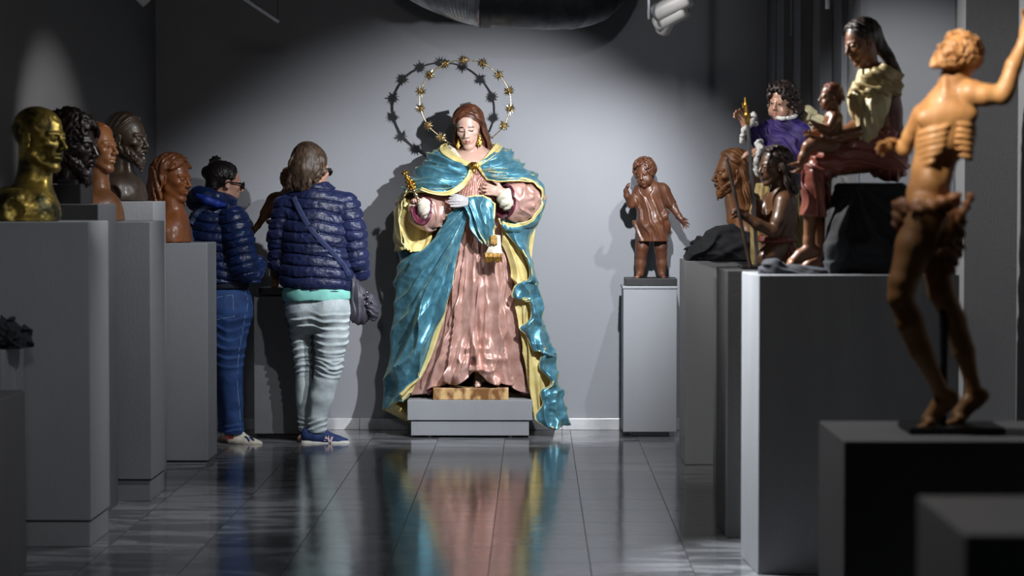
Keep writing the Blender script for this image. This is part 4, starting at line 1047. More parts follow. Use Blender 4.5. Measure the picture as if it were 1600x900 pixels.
# ---------------- long haired bearded bust, right of the aisle
F = Fig('wooden_bust', 1158, 406.2, 12.66, 'tan wooden bust of a long haired bearded man looking left out of black cloth', 'bust')
v = F.vox(1095, 228, 1215, 408, -65, 65, 1.0)
hd = Head(F.p(1143, 271, 0), 70, yaw=-72, pitch=4)
hd.sculpt(v, nose=1.05, brow=1.2, gaunt=.5, mouth_open=.35, neck=[F.p(1150, 284, 2, 18), F.p(1150, 316, 0, 17), F.p(1156, 340, 0, 22)])
v.chain([F.p(1138, 306, -12, 4), F.p(1146, 340, -16, 5)], 5)
bust_body(v, F, [((1168, 372, 0), (26, 44, 40)), ((1160, 385, -4), (22, 36, 34)), ((1170, 400, 0), (28, 46, 34))], base=1.0)
v.disp(lambda x, y, z: 1.2*(noise3(x*.15, y*.15, z*.15)-.5)*np.clip((60-z)/20, 0, 1))
F.out('bust_body', v, [M['tan_wood']])
h = F.vox(1095, 228, 1215, 370, -65, 65, .9)
hd.cap(h, .02); hd.open_face(h, .0)
hd.tresses(h, 17, -.36, .036, .022, 3.6, .012, .026, f0=92, f1=174, seed=12, flare=.06, back=.06)
hd.tresses(h, 10, -.05, .034, .022, 3.2, .012, .05, f0=96, f1=165, seed=13, flare=.1, back=.05)
hd.lock(h, [(-.3, -.02, .25), (-.34, -.10, .05), (-.32, -.2, -.12), (-.3, -.22, -.34)], .05, .035, .03, 1.6, .02, 14)
hd.lock(h, [(.3, -.02, .25), (.34, -.10, .05), (.32, -.2, -.12), (.3, -.22, -.34)], .05, .035, .03, 1.6, .02, 14)
h.chain([np.append(hd(0, .34, .6), 18), np.append(hd(0, .36, .2), 20), np.append(hd(0, .36, -.2), 18)], 6)
F.out('hair', h, [M['tan_wood']])
h = F.vox(1090, 255, 1200, 330, -60, 60, .8); beard(h, hd, 80, 12, .024, .055); F.out('beard', h, [M['tan_wood']])

# ---------------- bundles of black cloth
def bundle(F, name, lumps, lo, hi, folds, amp=3.5, h=1.2, base=1.2, mats=None, seed=0, lab=None, parent=None):
    v = F.vox(*lo, *hi, h)
    for l in lumps: v.ell(F.p(*l[0]), l[1], k=14)
    v.disp(folds, band=14)
    v.disp(lambda x, y, z: 1.8*(noise3(x*.09+seed, y*.09, z*.09)-.5))
    v.cut((0, 0, base), (0, 0, -1))
    return F.out(name, v, mats or [M['black_cloth']], parent=parent, label=lab)
F = Fig('black_cloth', 1120, 406.4, 12.60, 'black cloth heaped at the foot of the tan bearded bust', 'cloth')
bundle(F, 'cloth', [((1102, 392, -20), (30, 40, 18)), ((1126, 378, -26), (34, 36, 28)), ((1148, 384, -36), (36, 26, 26)), ((1082, 400, -12), (14, 34, 9)), ((1170, 396, -40), (40, 22, 16))],
       (1062, 335), (1215, 408, -80, 40), lambda x, y, z: 2.8*ridge(x*.022 - z*.022 + 1.3*noise3(x*.03, y*.03, z*.03)) + 1.0*ridge(z*.06 + x*.035 + noise3(x*.05, y*.05, z*.05)))
F = Fig('black_cloth', 18, 543.6, 9.28, 'black cloth bundle crumpled on the pedestal at the left edge', 'cloth')
bundle(F, 'cloth', [((8, 528, 0), (34, 40, 30)), ((30, 534, -6), (18, 40, 18)), ((-14, 530, 0), (28, 44, 26))],
       (-60, 480), (70, 548, -70, 70), lambda x, y, z: 5*ridge(np.arctan2(z-4, x+4)*1.6 + 1.5*noise3(x*.05, y*.05, z*.05)) + 3*ridge(x*.05+z*.06+1.4*noise3(x*.06, y*.06, z*.06)))
# ================================================================== the two visitors
M['skin'] = mat('skin', (206, 160, 138), (188, 138, 118), rough=.5, nscale=20, sub=.1)
M['visitor_hair'] = mat('dark_brown_wavy_hair', (98, 76, 58), (36, 27, 21), rough=.5, nscale=60, contrast=(.3, .7), stretch=(1, 1, .3))
M['black_hair'] = mat('near_black_hair', (36, 29, 27), (20, 16, 16), rough=.42, nscale=60, contrast=(.3, .7))
M['navy'] = mat('navy_quilted_nylon', (28, 36, 74), (20, 27, 58), rough=.42, nscale=14, bump=.35, bscale=70, sheen=.2, sheen_c=(150, 170, 255), rough2=.5)
M['navy2'] = mat('deep_blue_quilted_nylon', (22, 42, 88), (14, 28, 64), rough=.3, nscale=14, bump=.35, bscale=70, sheen=.2, sheen_c=(130, 170, 255), rough2=.45)
M['navy_rib'] = mat('dark_navy_ribbed_hem', (24, 28, 44), rough=.75, bump=.3, bscale=200)
M['royal'] = mat('royal_blue_lining', (26, 62, 168), (20, 50, 140), rough=.55)
M['mint'] = mat('mint_jersey', (134, 204, 192), (120, 188, 178), rough=.75, nscale=20)
M['pale_denim'] = mat('pale_grey_blue_denim', (190, 199, 200), (152, 164, 169), rough=.8, nscale=16, bump=.15, bscale=220, contrast=(.3, .7))
M['denim'] = mat('indigo_denim', (36, 72, 128), (22, 46, 92), rough=.8, nscale=14, bump=.15, bscale=220, contrast=(.3, .7))
M['stitch'] = mat('pale_seam_thread', (120, 140, 170), rough=.8)
M['bag'] = mat('grey_purple_nylon', (72, 68, 80), (54, 51, 62), rough=.55, nscale=16, bump=.2, bscale=90)
M['strap'] = mat('blue_webbing', (40, 52, 92), (32, 42, 78), rough=.7, nscale=60)
M['pack'] = mat('slate_blue_nylon', (72, 88, 124), (56, 70, 102), rough=.65, nscale=20)
M['shoe_blue'] = mat('blue_suede_and_mesh', (30, 54, 108), (22, 38, 80), rough=.75, nscale=40)
M['shoe_white'] = mat('off_white_leather', (214, 206, 192), (196, 188, 172), rough=.5)
M['sole_white'] = mat('white_rubber', (206, 204, 196), rough=.6)
M['sole_brown'] = mat('gum_rubber', (110, 84, 62), rough=.6)
M['pinkish'] = mat('pale_pink_leather', (226, 198, 200), rough=.5)
M['red_tab'] = mat('dark_red_leather', (128, 40, 40), rough=.5)
M['black_plastic'] = mat('black_acetate', (18, 18, 20), rough=.2, coat=.4)
M['lens'] = mat('tinted_lens', (60, 64, 70), rough=.05, coat=.5)
def front(v, x, z):
    """depth of the sculpted surface nearest the viewer at (x, z)"""
    i = int(round((x-v.lo[0])/v.h)); k = int(round((z-v.lo[2])/v.h))
    col = v.F[min(max(i, 0), v.n[0]-1), :, min(max(k, 0), v.n[2]-1)]; n = np.nonzero(col < 0)[0]
    return v.lo[1] + v.h*n[0] if len(n) else None
def strip(F, name, v, pts, w, m, parent=None, lift=1.2, thick=1.6, n=60, lab=None):
    """a flat strap laid on the sculpted surface v along photo points"""
    P = catmull(np.array([F.p(*p) for p in pts]), n); rows = []
    T = np.gradient(P, axis=0); T[:, 1] = 0; T /= np.linalg.norm(T, axis=1)[:, None]; S = np.stack([-T[:, 2], 0*T[:, 0], T[:, 0]], 1)
    D = []
    for i in range(n):
        ds = [front(v, *(P[i]+S[i]*o)[[0, 2]]) for o in (-w*.5, 0, w*.5)]; ds = [d for d in ds if d is not None]
        D.append(min(ds) if ds else np.nan)
    D = np.array(D); ok = ~np.isnan(D); D = np.interp(np.arange(n), np.nonzero(ok)[0], D[ok]); D = np.convolve(np.pad(D, 3, mode='edge'), np.ones(7)/7, 'valid')
    G = np.stack([np.stack([P[:, 0]+S[:, 0]*o, D-lift + (abs(o)/w)*.6, P[:, 2]+S[:, 2]*o], 1) for o in np.linspace(-w/2, w/2, 5)], 1)
    return F.sheet(name, G, [m], thick, parent=parent, label=lab)
def quilt(step, depth, slope=0.0, wob=3.0, seed=0):
    def fn(x, y, z):
        t = (z + slope*x + wob*(noise3(x*.03+seed, y*.03, z*.03)-.5)*2)/step
        d = np.abs(t - np.floor(t) - .5)*2      # 1 at the seams
        return depth*(np.clip((d-.72)/.28, 0, 1)**1.6*1.5 - .5*np.cos(PI*np.clip(d, 0, 1)*.5)) - .75*crease(x*.10, y*.10, z*.13+seed) + 1.2*(noise3(x*.2, y*.2, z*.2)-.5)
    return fn
def sneaker(F, parent, x0, x1, yb, d, upper, sole, sole_h, heel=None, name='shoe', yaw=0.0, logo=None):
    """a trainer seen from the side, toe to +x"""
    L = x1-x0; r = Fig.p
    c = F.p((x0+x1)/2, yb, d); ca, sa = math.cos(math.radians(yaw)), math.sin(math.radians(yaw))
    def q(f, h, w=0): u = (f-.5)*L; return V3(c[0]+u*ca - w*sa, c[1]+u*sa + w*ca, c[2]+h)
    v = Vox(c - V3(L*.62, L*.62, 3), c + V3(L*.62, L*.62, L*.6), .7)
    v.chain([np.append(q(.13, .24*L), .12*L), np.append(q(.3, .21*L), .135*L), np.append(q(.52, .17*L), .135*L), np.append(q(.72, .13*L), .115*L), np.append(q(.88, .11*L), .085*L)], 3)
    v.chain([np.append(q(.13, .30*L), .105*L), np.append(q(.30, .34*L), .10*L), np.append(q(.42, .30*L), .085*L), np.append(q(.62, .2*L), .08*L)], 3)
    v.ell(q(.21, .46*L), (.13*L, .085*L, .10*L), rotm(yaw), k=2, op='-')
    v.cut(c + V3(0, 0, sole_h*.8), (0, 0, -1))
    o = F.out(name, v, [upper], parent=parent)
    s = Vox(c - V3(L*.62, L*.62, 3), c + V3(L*.62, L*.62, L*.4), .7)
    for f, rr in ((.12, .125), (.3, .14), (.5, .135), (.7, .135), (.86, .105)):
        pass
    pts = [np.append(q(f, sole_h*.5), rr*L) for f, rr in ((.125, .125), (.3, .13), (.5, .13), (.7, .135), (.87, .115))]
    s.chain(pts, 2); zb = c[2]
    s.F = np.maximum(s.F, (s.ax[2][None, None, :]-(zb+sole_h))); s.F = np.maximum(s.F, (zb+.2-s.ax[2][None, None, :])).astype(np.float32)
    F.out('sole', s, [sole], parent=o, label='pale rubber sole' if sole is M['sole_white'] else 'brown gum sole')
    # laces and tongue
    t = Vox(c - V3(L*.62, L*.62, 3), c + V3(L*.62, L*.62, L*.6), .6)
    t.chain([np.append(q(.40, .44*L), 2.2), np.append(q(.46, .36*L), 2.6), np.append(q(.56, .29*L), 2.6)], 2)
    for i in range(4):
        f = .44 + .055*i; t.chain([np.append(q(f, (.385-.045*i)*L, w), .9) for w in (-.06*L, 0, .06*L)], .5)
    F.out('laces', t, [upper if sole is M['sole_white'] else M['sole_white']], parent=o)
    return o, q, v, L
def flat_shape(F, name, poly, dep, m, parent, thick=1.0):
    """a thin raised shape (px polygons) at depth fn"""
    bm = bmesh.new()
    for pl in poly:
        a = [bm.verts.new(Vector(F.p(x, y, dep(x, y)))/F.s) for x, y in pl]; b = [bm.verts.new(Vector(F.p(x, y, dep(x, y)+thick))/F.s) for x, y in pl]; n = len(pl)
        bm.faces.new(a); bm.faces.new(b)
        for i in range(n): bm.faces.new((a[i], a[(i+1) % n], b[(i+1) % n], b[i]))
    return bm_obj(name, bm, m, parent)
def glasses(F, hd, parent, m):
    g = Vox(hd.c - hd.H*.75, hd.c + hd.H*.75, .7)
    for q in (-1, 1):
        a = np.arange(13)*2*PI/12; pts = [hd(q*.135 + .095*math.cos(t), -.425 + .02*abs(math.cos(t)), .50 + .075*math.sin(t)) for t in a]
        g.chain([np.append(p, .018*hd.H) for p in pts], .4)
        g.chain([np.append(hd(q*.23, -.40, .53), .02*hd.H), np.append(hd(q*.33, -.2, .53), .017*hd.H), np.append(hd(q*.335, .04, .53), .017*hd.H), np.append(hd(q*.33, .10, .46), .014*hd.H)], .5)
    g.chain([np.append(hd(-.045, -.43, .53), .015*hd.H), np.append(hd(.045, -.43, .53), .015*hd.H)], .5)
    o = F.out('glasses', g, [m], parent=parent, smooth=0)
    for q in (-1, 1):
        l = Vox(hd.c - hd.H*.75, hd.c + hd.H*.75, .8); l.ell(hd(q*.135, -.42, .50), np.array((.09, .014, .07))*hd.H, hd.R, k=0); F.out('lens', l, [M['lens']], parent=o, smooth=0)

# ------------------------------------------------------------------ woman with the shoulder bag
F = Fig('person', 500, 695.5, 13.55, 'person with wavy brown hair in a navy quilted jacket and pale jeans, seen from behind', 'person')
v = F.vox(420, 225, 585, 698, -60, 70, 1.3)
hd = Head(F.p(489, 264, 4), 72, yaw=148, pitch=6)
hd.sculpt(v, nose=1.0, jaw=.95, neck=[F.p(488, 270, 4, 19), F.p(488, 296, 2, 16), F.p(490, 318, 2, 17)])
v.chain([F.p(455, 326, 2, 10), F.p(492, 322, 4, 15), F.p(536, 326, 2, 10)], 6)
v.chain([F.p(494, 335, 6, 24), F.p(494, 390, 6, 26), F.p(497, 450, 6, 28), F.p(497, 462, 4, 26)], 8)
la = [F.p(447, 322, 2, 14), F.p(437, 375, 6, 11), F.p(440, 412, 22, 9), F.p(452, 404, 56, 7)]
ra = [F.p(545, 322, 2, 14), F.p(560, 385, 6, 11), F.p(563, 420, 16, 9), F.p(556, 408, 56, 7)]
v.chain(la, 4); v.chain(ra, 4)
hand(v, F.p(454, 402, 58), (.5, .7, .2), (0, -.3, 1), 30, side=1, k=2); hand(v, F.p(555, 406, 58), (-.5, .7, .2), (0, -.3, 1), 30, side=-1, k=2)
for L_ in ([F.p(474, 478, 8, 13), F.p(469, 530, 10, 8), F.p(473, 575, 12, 7), F.p(476, 660, 14, 6), F.p(477, 680, 14, 6)], [F.p(515, 480, -2, 20), F.p(515, 575, -6, 11), F.p(498, 650, -6, 7), F.p(496, 682, -6, 7)]): v.chain(L_, 6)
foot(v, F.p(477, 678, 14), (1, .1, -.1), 55, toes=False, fat=.8); foot(v, F.p(496, 680, -6), (1, -.02, -.1), 66, toes=False, fat=.8)
F.out('body', v, [M['skin']])
h = F.vox(440, 218, 540, 310, -60, 60, 1.0)
h.ell(hd(0, .14, .70), np.array((.39, .41, .35))*72, hd.R, k=3)
h.chain([F.p(482, 240, -10, 20), F.p(478, 264, -16, 23), F.p(476, 284, -16, 17)], 8)
rs = np.random.RandomState(17)
for i in range(46):
    f = i/45; x = 458 + 52*f; cv = 30 - 24*abs(f-.45); lo = 292 - 26*max(0, f-.55)/.45 + rs.uniform(-5, 5); n_ = 26; tt = np.linspace(0, 1, n_)
    P = catmull(np.array([F.p(486+(x-486)*.30, 230+rs.uniform(0, 4), -10), F.p(486+(x-486)*.85, 243, -14-cv*.5), F.p(x+rs.uniform(-2, 2), 262, -10-cv*.85), F.p(x-3*(1-f), (262+lo)/2+4, -8-cv*.9), F.p(x-4*(1-f)+rs.uniform(-3, 3), lo, -4-cv*.8)]), n_)
    ph = rs.uniform(0, 6.3); P = P + np.stack([1.9*np.sin(tt*15+ph), 1.3*np.cos(tt*15+ph), 0*tt], 1)*np.minimum(1, tt*3)[:, None]
    h.chain(np.column_stack([P, np.linspace(3.0, 1.7, n_)]), .8)
h.ell(hd(0, -.50, .42), np.array((.33, .30, .42))*72, hd.R, k=3, op='-')
for q in (-1, 1): h.ell(hd(q*.36, .0, .46), np.array((.09, .13, .14))*72, hd.R, k=2, op='-')
h.disp(lambda x, y, z: .9*(noise3(x*.5, y*.5, z*.10)-.5))
F.out('hair', h, [M['visitor_hair']])
glasses(F, hd, F.root, M['black_plastic'])
# jacket
j = F.vox(412, 280, 592, 470, -62, 80, 1.2)
j.chain([F.p(492, 300, 0, 26), F.p(491, 312, 0, 32)], 8)
j.chain([F.p(455, 322, 0, 23), F.p(492, 312, 0, 28), F.p(538, 322, 0, 23)], 10)
j.ell(F.p(494, 370, 0), (55, 42, 70), k=10); j.ell(F.p(496, 430, 0), (58.5, 45, 62), k=10)
body_only = j.F.copy()
sl = F.vox(412, 280, 592, 470, -62, 80, 1.2)
sl.chain([F.p(449, 322, 0, 21), F.p(438, 365, 0, 18), F.p(436, 408, 8, 16.5), F.p(440, 416, 30, 14), F.p(450, 408, 52, 11)], 5)
sl.chain([F.p(541, 322, 0, 23), F.p(553, 362, -4, 20.5), F.p(559, 405, -2, 18), F.p(563, 424, 10, 14), F.p(558, 412, 50, 11)], 5)
j.disp(quilt(17.5, 2.2, slope=.10), band=9); sl.disp(quilt(16.5, 2.2, slope=-.12, seed=5), band=9)
j.F = np.minimum(j.F, sl.F)
j.ell(F.p(489, 284, 2), (24, 24, 22), k=2, op='-')
j.box(F.p(497, 475.5, 0), (90, 90, 24), R=rotm(0, 0, 4.5), k=0, op='-')
F.out('jacket', j, [M['navy']])
cl = F.vox(455, 276, 530, 316, -40, 40, 1.0); P = [np.append(F.p(491+29*math.sin(t), 296-5*math.cos(t)*-1 + 3, 2-27*math.cos(t)), 5.5) for t in np.arange(25)*2*PI/24]
cl.chain(P, 3); F.out('collar', cl, [M['navy']])
# mint shirt hem
m = F.vox(425, 430, 570, 480, -60, 60, 1.1); m.ell(F.p(497, 458, 0), (55, 41.5, 40), k=4); m.box(F.p(497, 440-36, 0), (90, 90, 30), R=rotm(0, 0, 4.5), op='-'); m.box(F.p(497, 493, 0), (90, 90, 26), R=rotm(0, 0, -2), op='-')
m.disp(lambda x, y, z: .7*ridge(x*.03 + noise3(x*.04, y*.04, z*.06)))
F.out('shirt_hem', m, [M['mint']])
# jeans
def wrinkle(lo, hi, A, step=11, seed=0):
    return lambda x, y, z: A*ridge((z + 5*np.sin(x*.07+seed) + 10*noise3(x*.04+seed, y*.04, z*.04))/step)*np.clip((z-lo)/14, 0, 1)*np.clip((hi-z)/14, 0, 1)*(.35+.9*noise3(x*.06, y*.06, z*.05+seed))
t = F.vox(425, 440, 570, 690, -62, 62, 1.2)
t.ell(F.p(483, 482, 4), (38, 38, 40), k=8); t.ell(F.p(514, 482, -2), (37, 40, 42), k=8)
t.chain([F.p(473, 488, 8, 26), F.p(469, 522, 10, 16), F.p(473, 580, 12, 12.5), F.p(474, 630, 14, 12.5), F.p(476, 662, 16, 11), F.p(477, 673, 16, 11.5)], 2.5)
t.chain([F.p(520, 488, -4, 30), F.p(518.5, 525, -5, 26), F.p(514.5, 575, -6, 20.5), F.p(503, 620, -6, 18), F.p(497, 655, -6, 14), F.p(496, 669, -6, 15)], 4)
t.disp(wrinkle(105, 215, 1.8, 12)); t.disp(wrinkle(16, 48, 2.2, 9, 3)); t.disp(wrinkle(100, 150, 1.5, 8, 6)); t.disp(lambda x, y, z: 1.4*crease(x*.05, y*.05, z*.035)*-.6)
t.cut(F.p(0, 465), (0, 0, 1)); t.cut(F.p(0, 675), (0, 0, -1))
jo = F.out('jeans', t, [M['pale_denim']])
def pocket(pts, name='pocket'):
    P = np.array([F.p(*p) for p in pts + [pts[0]]]); P = np.concatenate([catmull(P[i:i+2], 14) for i in range(len(P)-1)])
    D = np.array([front(t, p[0], p[2]) or -30 for p in P]); P[:, 1] = np.convolve(np.pad(D, 2, mode='edge'), np.ones(5)/5, 'valid') - .2
    V_, F_ = tube_np(P, .55, 6); return mesh_np(name, V_/F.s, F_, [M['stitch']], jo)
pocket([(489, 468), (527, 462), (527, 475), (508, 482), (493, 476)]); pocket([(449, 468), (468, 469), (466, 482), (455, 484), (449, 478)])
P = np.array([F.p(x, y, 0) for x, y in ((467, 469), (472, 478), (478, 489), (486, 493))]); P = catmull(P, 20); P[:, 1] = [(front(t, p[0], p[2]) or -30)-.2 for p in P]
V_, F_ = tube_np(P, .55, 6); mesh_np('seam', V_/F.s, F_, [M['stitch']], jo)
# trainers
o, q, sv, L = sneaker(F, F.root, 466, 508+6, 697.6, 20, M['shoe_blue'], M['sole_white'], 7)
o, q, sv, L = sneaker(F, F.root, 470, 549, 698.6, -8, M['shoe_blue'], M['sole_white'], 11.5)
dn = lambda x, y: (front(sv, *F.p(x, y)[[0, 2]]) or -22) - .8
flat_shape(F, 'letter_mark', [[(508, 687), (511.5, 687), (514.5, 678.5), (511, 678.5)], [(511.4, 678.5), (514.6, 678.5), (518.8, 690), (515.8, 690)], [(516.6, 690), (519.6, 690), (522.4, 680.5), (519, 680.5)]], lambda x, y: dn(514, 684), M['pinkish'], o)
tb = Vox(F.p(470, 700, -30), F.p(505, 664, 14), .7)
# ------------------------------------------------------------------ her bag
B = Fig('shoulder_bag', 568, 505, F.Y, 'grey purple nylon shoulder bag hanging at the hip of the person in pale jeans', 'bag')
B.s = F.s
b = B.vox(535, 415, 600, 512, -45, 30, .9)
b.ell(B.p(564, 479, -8), (17, 15, 26), k=6); b.ell(B.p(562, 492, -8), (16, 15, 14), k=8); b.chain([B.p(549, 428, -6, 4), B.p(556, 448, -8, 9), B.p(562, 462, -8, 13)], 6)
b.disp(lambda x, y, z: 1.1*ridge(x*.11 + .8*noise3(x*.07, y*.07, z*.05)))
bo = B.out('bag_body', b, [M['bag']])
b = B.vox(560, 440, 605, 508, -45, 20, .8); b.ell(B.p(581, 479, -12), (11, 13, 23), rotm(0, 0, -12), k=4); b.disp(lambda x, y, z: .9*ridge(z*.1 + x*.06 + noise3(x*.1, y*.1, z*.1)))
po = B.out('side_pocket', b, [M['bag']])
for x, y in ((576, 463), (575, 474), (583, 471), (575, 456)):
    e = Vox(B.p(x, y, -26)-6, B.p(x, y, -26)+6, .5); e.ell(B.p(x, y, -25), 2.2, k=0); B.out('stud', e, [M['steel']], parent=po, big=False)
k = 1.0
st = strip(F, 'strap', j, [(462, 306), (474, 330), (488, 353), (506, 374), (526, 396), (541, 414), (549, 430)], 9, M['strap'])
st.parent = B.root; st.data.transform(Matrix.Translation(F.o - B.o))
bm = bmesh.new()
pb = F.p(497, 361, 0); dd = front(j, pb[0], pb[2]) - 3
for s0 in (((-6, -4.5), (6, -4.5)), ((6, -4.5), (6, 4.5)), ((6, 4.5), (-6, 4.5)), ((-6, 4.5), (-6, -4.5))):
    R_ = rotm(0, 0, 46); a = R_ @ V3(s0[0][0], 0, s0[0][1]); b_ = R_ @ V3(s0[1][0], 0, s0[1][1])
    V_, F_ = tube_np(np.array([a, b_])/F.s, .8/F.s, 8)
    vs_ = [bm.verts.new(Vector(p_)) for p_ in V_]
    for f_ in F_:
        try: bm.faces.new([vs_[i] for i in dict.fromkeys(f_)])
        except ValueError: pass
bk = bm_obj('buckle', bm, M['steel'], st, Vector((pb[0]/F.s, dd/F.s, pb[2]/F.s)) + (F.o - B.o), smooth=True)

# ------------------------------------------------------------------ woman in glasses, left
F = Fig('person', 368, 695.5, 13.50, 'person in glasses with a dark hair bun, blue quilted jacket and indigo jeans, in profile', 'person')
v = F.vox(285, 245, 425, 698, -60, 70, 1.3)
hd = Head(F.p(353, 285, 0), 66, yaw=116, pitch=8)
hd.sculpt(v, nose=1.0, jaw=.95, neck=[F.p(347, 292, 2, 17), F.p(342, 316, 2, 17), F.p(340, 334, 2, 20)])
v.chain([F.p(335, 334, -18, 16), F.p(345, 330, 4, 20), F.p(352, 336, 28, 15)], 8)
v.chain([F.p(346, 345, 2, 24), F.p(348, 400, 2, 26), F.p(351, 450, 2, 26), F.p(354, 468, 2, 24)], 8)
v.chain([F.p(372, 345, -30, 14), F.p(384, 405, -34, 11), F.p(398, 422, -20, 8), F.p(397, 415, 24, 6.5)], 4)
v.chain([F.p(350, 342, 32, 14), F.p(366, 400, 40, 11), F.p(388, 412, 38, 8), F.p(394, 408, 30, 6.5)], 4)
hand(v, F.p(396, 414, 26), (-.1, .9, .3), (-.3, 0, .9), 26, side=1, k=2); hand(v, F.p(394, 408, 30), (-.1, .9, .4), (.3, 0, .9), 26, side=-1, k=2)
for L_ in ([F.p(356, 485, -8, 20), F.p(360, 580, -10, 11), F.p(367, 650, -8, 7), F.p(367, 680, -8, 7)], [F.p(354, 485, 14, 20), F.p(354, 580, 18, 11), F.p(354, 650, 22, 7), F.p(352, 680, 22, 7)]): v.chain(L_, 6)
foot(v, F.p(368, 679, -8), (1, -.05, -.1), 50, toes=False, fat=.8); foot(v, F.p(352, 679, 22), (1, .1, -.1), 50, toes=False, fat=.8)
F.out('body', v, [M['skin']])
h = F.vox(305, 235, 395, 330, -50, 50, .9)
hd.cap(h, .018); hd.open_face(h, .02)
h.ell(F.p(339, 252, 0), (9, 9, 9), k=4); h.ell(F.p(327, 268, 2), (11, 12, 11), k=5)
for i in range(10):
    a = i*.7; h.chain([F.p(339+9*math.cos(a), 252+9*math.sin(a), 5*math.sin(a*2), 2.4), F.p(336+5*math.cos(a+1.2), 256+6*math.sin(a+1.2), -7, 2.4), F.p(332+7*math.cos(a+2.2), 264+7*math.sin(a+2.2), -8, 2.0)], 1.2)
hd.tresses(h, 18, .4, .026, .006, 1.5, .01, .016, a0=54, f0=70, f1=150, seed=71, tuck=V3(0, .40, .62))
h.disp(lambda x, y, z: .7*(noise3(x*.3, y*.3, z*.5)-.5))
F.out('hair', h, [M['black_hair']])
glasses(F, hd, F.root, M['black_plastic'])
j = F.vox(278, 285, 425, 460, -72, 70, 1.2)
j.chain([F.p(330, 338, -14, 24), F.p(344, 332, 4, 28), F.p(350, 338, 26, 22)], 10)
j.ell(F.p(340, 372, 0), (48, 46, 66), k=10); j.ell(F.p(348, 425, 0), (44, 44, 50), k=10)
j.disp(quilt(14.5, 2.1, slope=.06, seed=2), band=9)
sl = F.vox(278, 285, 425, 460, -80, 70, 1.2)
sl.chain([F.p(370, 342, -28, 23), F.p(378, 372, -34, 23), F.p(386, 410, -36, 22), F.p(396, 426, -26, 17), F.p(404, 416, 0, 12)], 5)
sl.chain([F.p(352, 342, 30, 20), F.p(366, 395, 40, 18), F.p(392, 416, 38, 14), F.p(404, 410, 20, 11)], 5)
sl.disp(quilt(14.0, 2.1, slope=-.22, seed=7), band=9)
j.F = np.minimum(j.F[:, :, :], np.minimum(9e9, 9e9)); 
off = int(round((-72+80)/1.2)); 
A = sl.F[:, off:, :]; n = [min(a, b) for a, b in zip(j.F.shape, A.shape)]
big = sl; bigF = big.F; m_ = [min(j.F.shape[0], bigF.shape[0]), min(j.F.shape[1], bigF.shape[1]-off), min(j.F.shape[2], bigF.shape[2])]
bigF[:m_[0], off:off+m_[1], :m_[2]] = np.minimum(bigF[:m_[0], off:off+m_[1], :m_[2]], j.F[:m_[0], :m_[1], :m_[2]])
big.box(F.p(350, 466, 0), (90, 90, 26), op='-', k=1); big.ell(F.p(346, 296, 2), (20, 20, 24), k=2, op='-')
F.out('jacket', big, [M['navy2']])
m = F.vox(290, 425, 420, 470, -60, 60, 1.1); m.ell(F.p(350, 440, 0), (41, 40, 30), k=3); m.box(F.p(350, 474, 0), (90, 90, 25), op='-'); m.box(F.p(350, 412, 0), (90, 90, 25), op='-')
F.out('hem', m, [M['navy_rib']], label='dark ribbed jacket hem')
hood = F.vox(278, 270, 375, 345, -60, 60, 1.1)
P = [np.append(F.p(336+25*math.sin(t)*1.0 - 4*math.cos(t), 306 + 9*math.cos(t)*-.0 + 6*math.sin(t), 2-34*math.cos(t)), 9.5) for t in np.arange(25)*2*PI/24]
hood.chain(P, 5); hood.chain([F.p(318, 300, -20, 10), F.p(308, 312, 2, 15), F.p(318, 304, 26, 10)], 8); hood.chain([F.p(330, 298, -30, 7), F.p(345, 306, -34, 7), F.p(357, 318, -28, 5)], 5)
hood.ell(F.p(346, 290, 2), (19, 24, 24), k=2, op='-'); hood.disp(lambda x, y, z: 1.2*(noise3(x*.12, y*.12, z*.12)-.5))
F.out('hood', hood, [M['navy2']])
ln = F.vox(295, 285, 375, 335, -70, 20, .9); ln.chain([F.p(316, 304, -39, 4), F.p(330, 311, -43, 7), F.p(346, 317, -42, 6), F.p(358, 319, -34, 3)], 3)
F.out('hood_lining', ln, [M['royal']], label='bright blue lining of the hood')
t = F.vox(305, 440, 415, 690, -60, 62, 1.2)
t.ell(F.p(350, 482, -10), (40, 36, 44), k=8); t.ell(F.p(350, 482, 12), (40, 34, 44), k=8); t.ell(F.p(378, 478, -4), (18, 26, 34), k=10)
t.chain([F.p(362, 490, -10, 33), F.p(358, 535, -10, 27), F.p(361, 585, -10, 19), F.p(365, 630, -8, 15.5), F.p(367, 668, -8, 14.5), F.p(367, 676, -8, 14.5)], 4)
t.chain([F.p(352, 490, 14, 31), F.p(350, 535, 16, 25), F.p(352, 585, 18, 18), F.p(353, 630, 20, 15), F.p(352, 672, 22, 13)], 4)
t.disp(wrinkle(110, 215, 1.1, 15, 2)); t.disp(wrinkle(14, 40, 1.8, 9, 4)); t.disp(lambda x, y, z: -.7*crease(x*.05, y*.05, z*.035)); t.cut(F.p(0, 444), (0, 0, 1)); t.cut(F.p(0, 677), (0, 0, -1))
jo = F.out('jeans', t, [M['denim']])
pocket([(338, 463), (369, 458), (372, 491), (338, 497)])
P = catmull(np.array([F.p(x, y, 0) for x, y in ((386, 452), (391, 470), (386, 500), (378, 545), (374, 590), (377, 640), (378, 670))]), 60); P[:, 1] = [(front(t, p[0], p[2]) or -20)-.2 for p in P]
V_, F_ = tube_np(P, .55, 6); mesh_np('seam', V_/F.s, F_, [M['stitch']], jo)
o, q, sv, L = sneaker(F, F.root, 342, 400, 697.6, 22, M['shoe_white'], M['sole_brown'], 5)
o, q, sv, L = sneaker(F, F.root, 354, 414, 698.8, -10, M['shoe_white'], M['sole_brown'], 5)
dn = lambda x, y: (front(sv, *F.p(x, y)[[0, 2]]) or -20) - .8
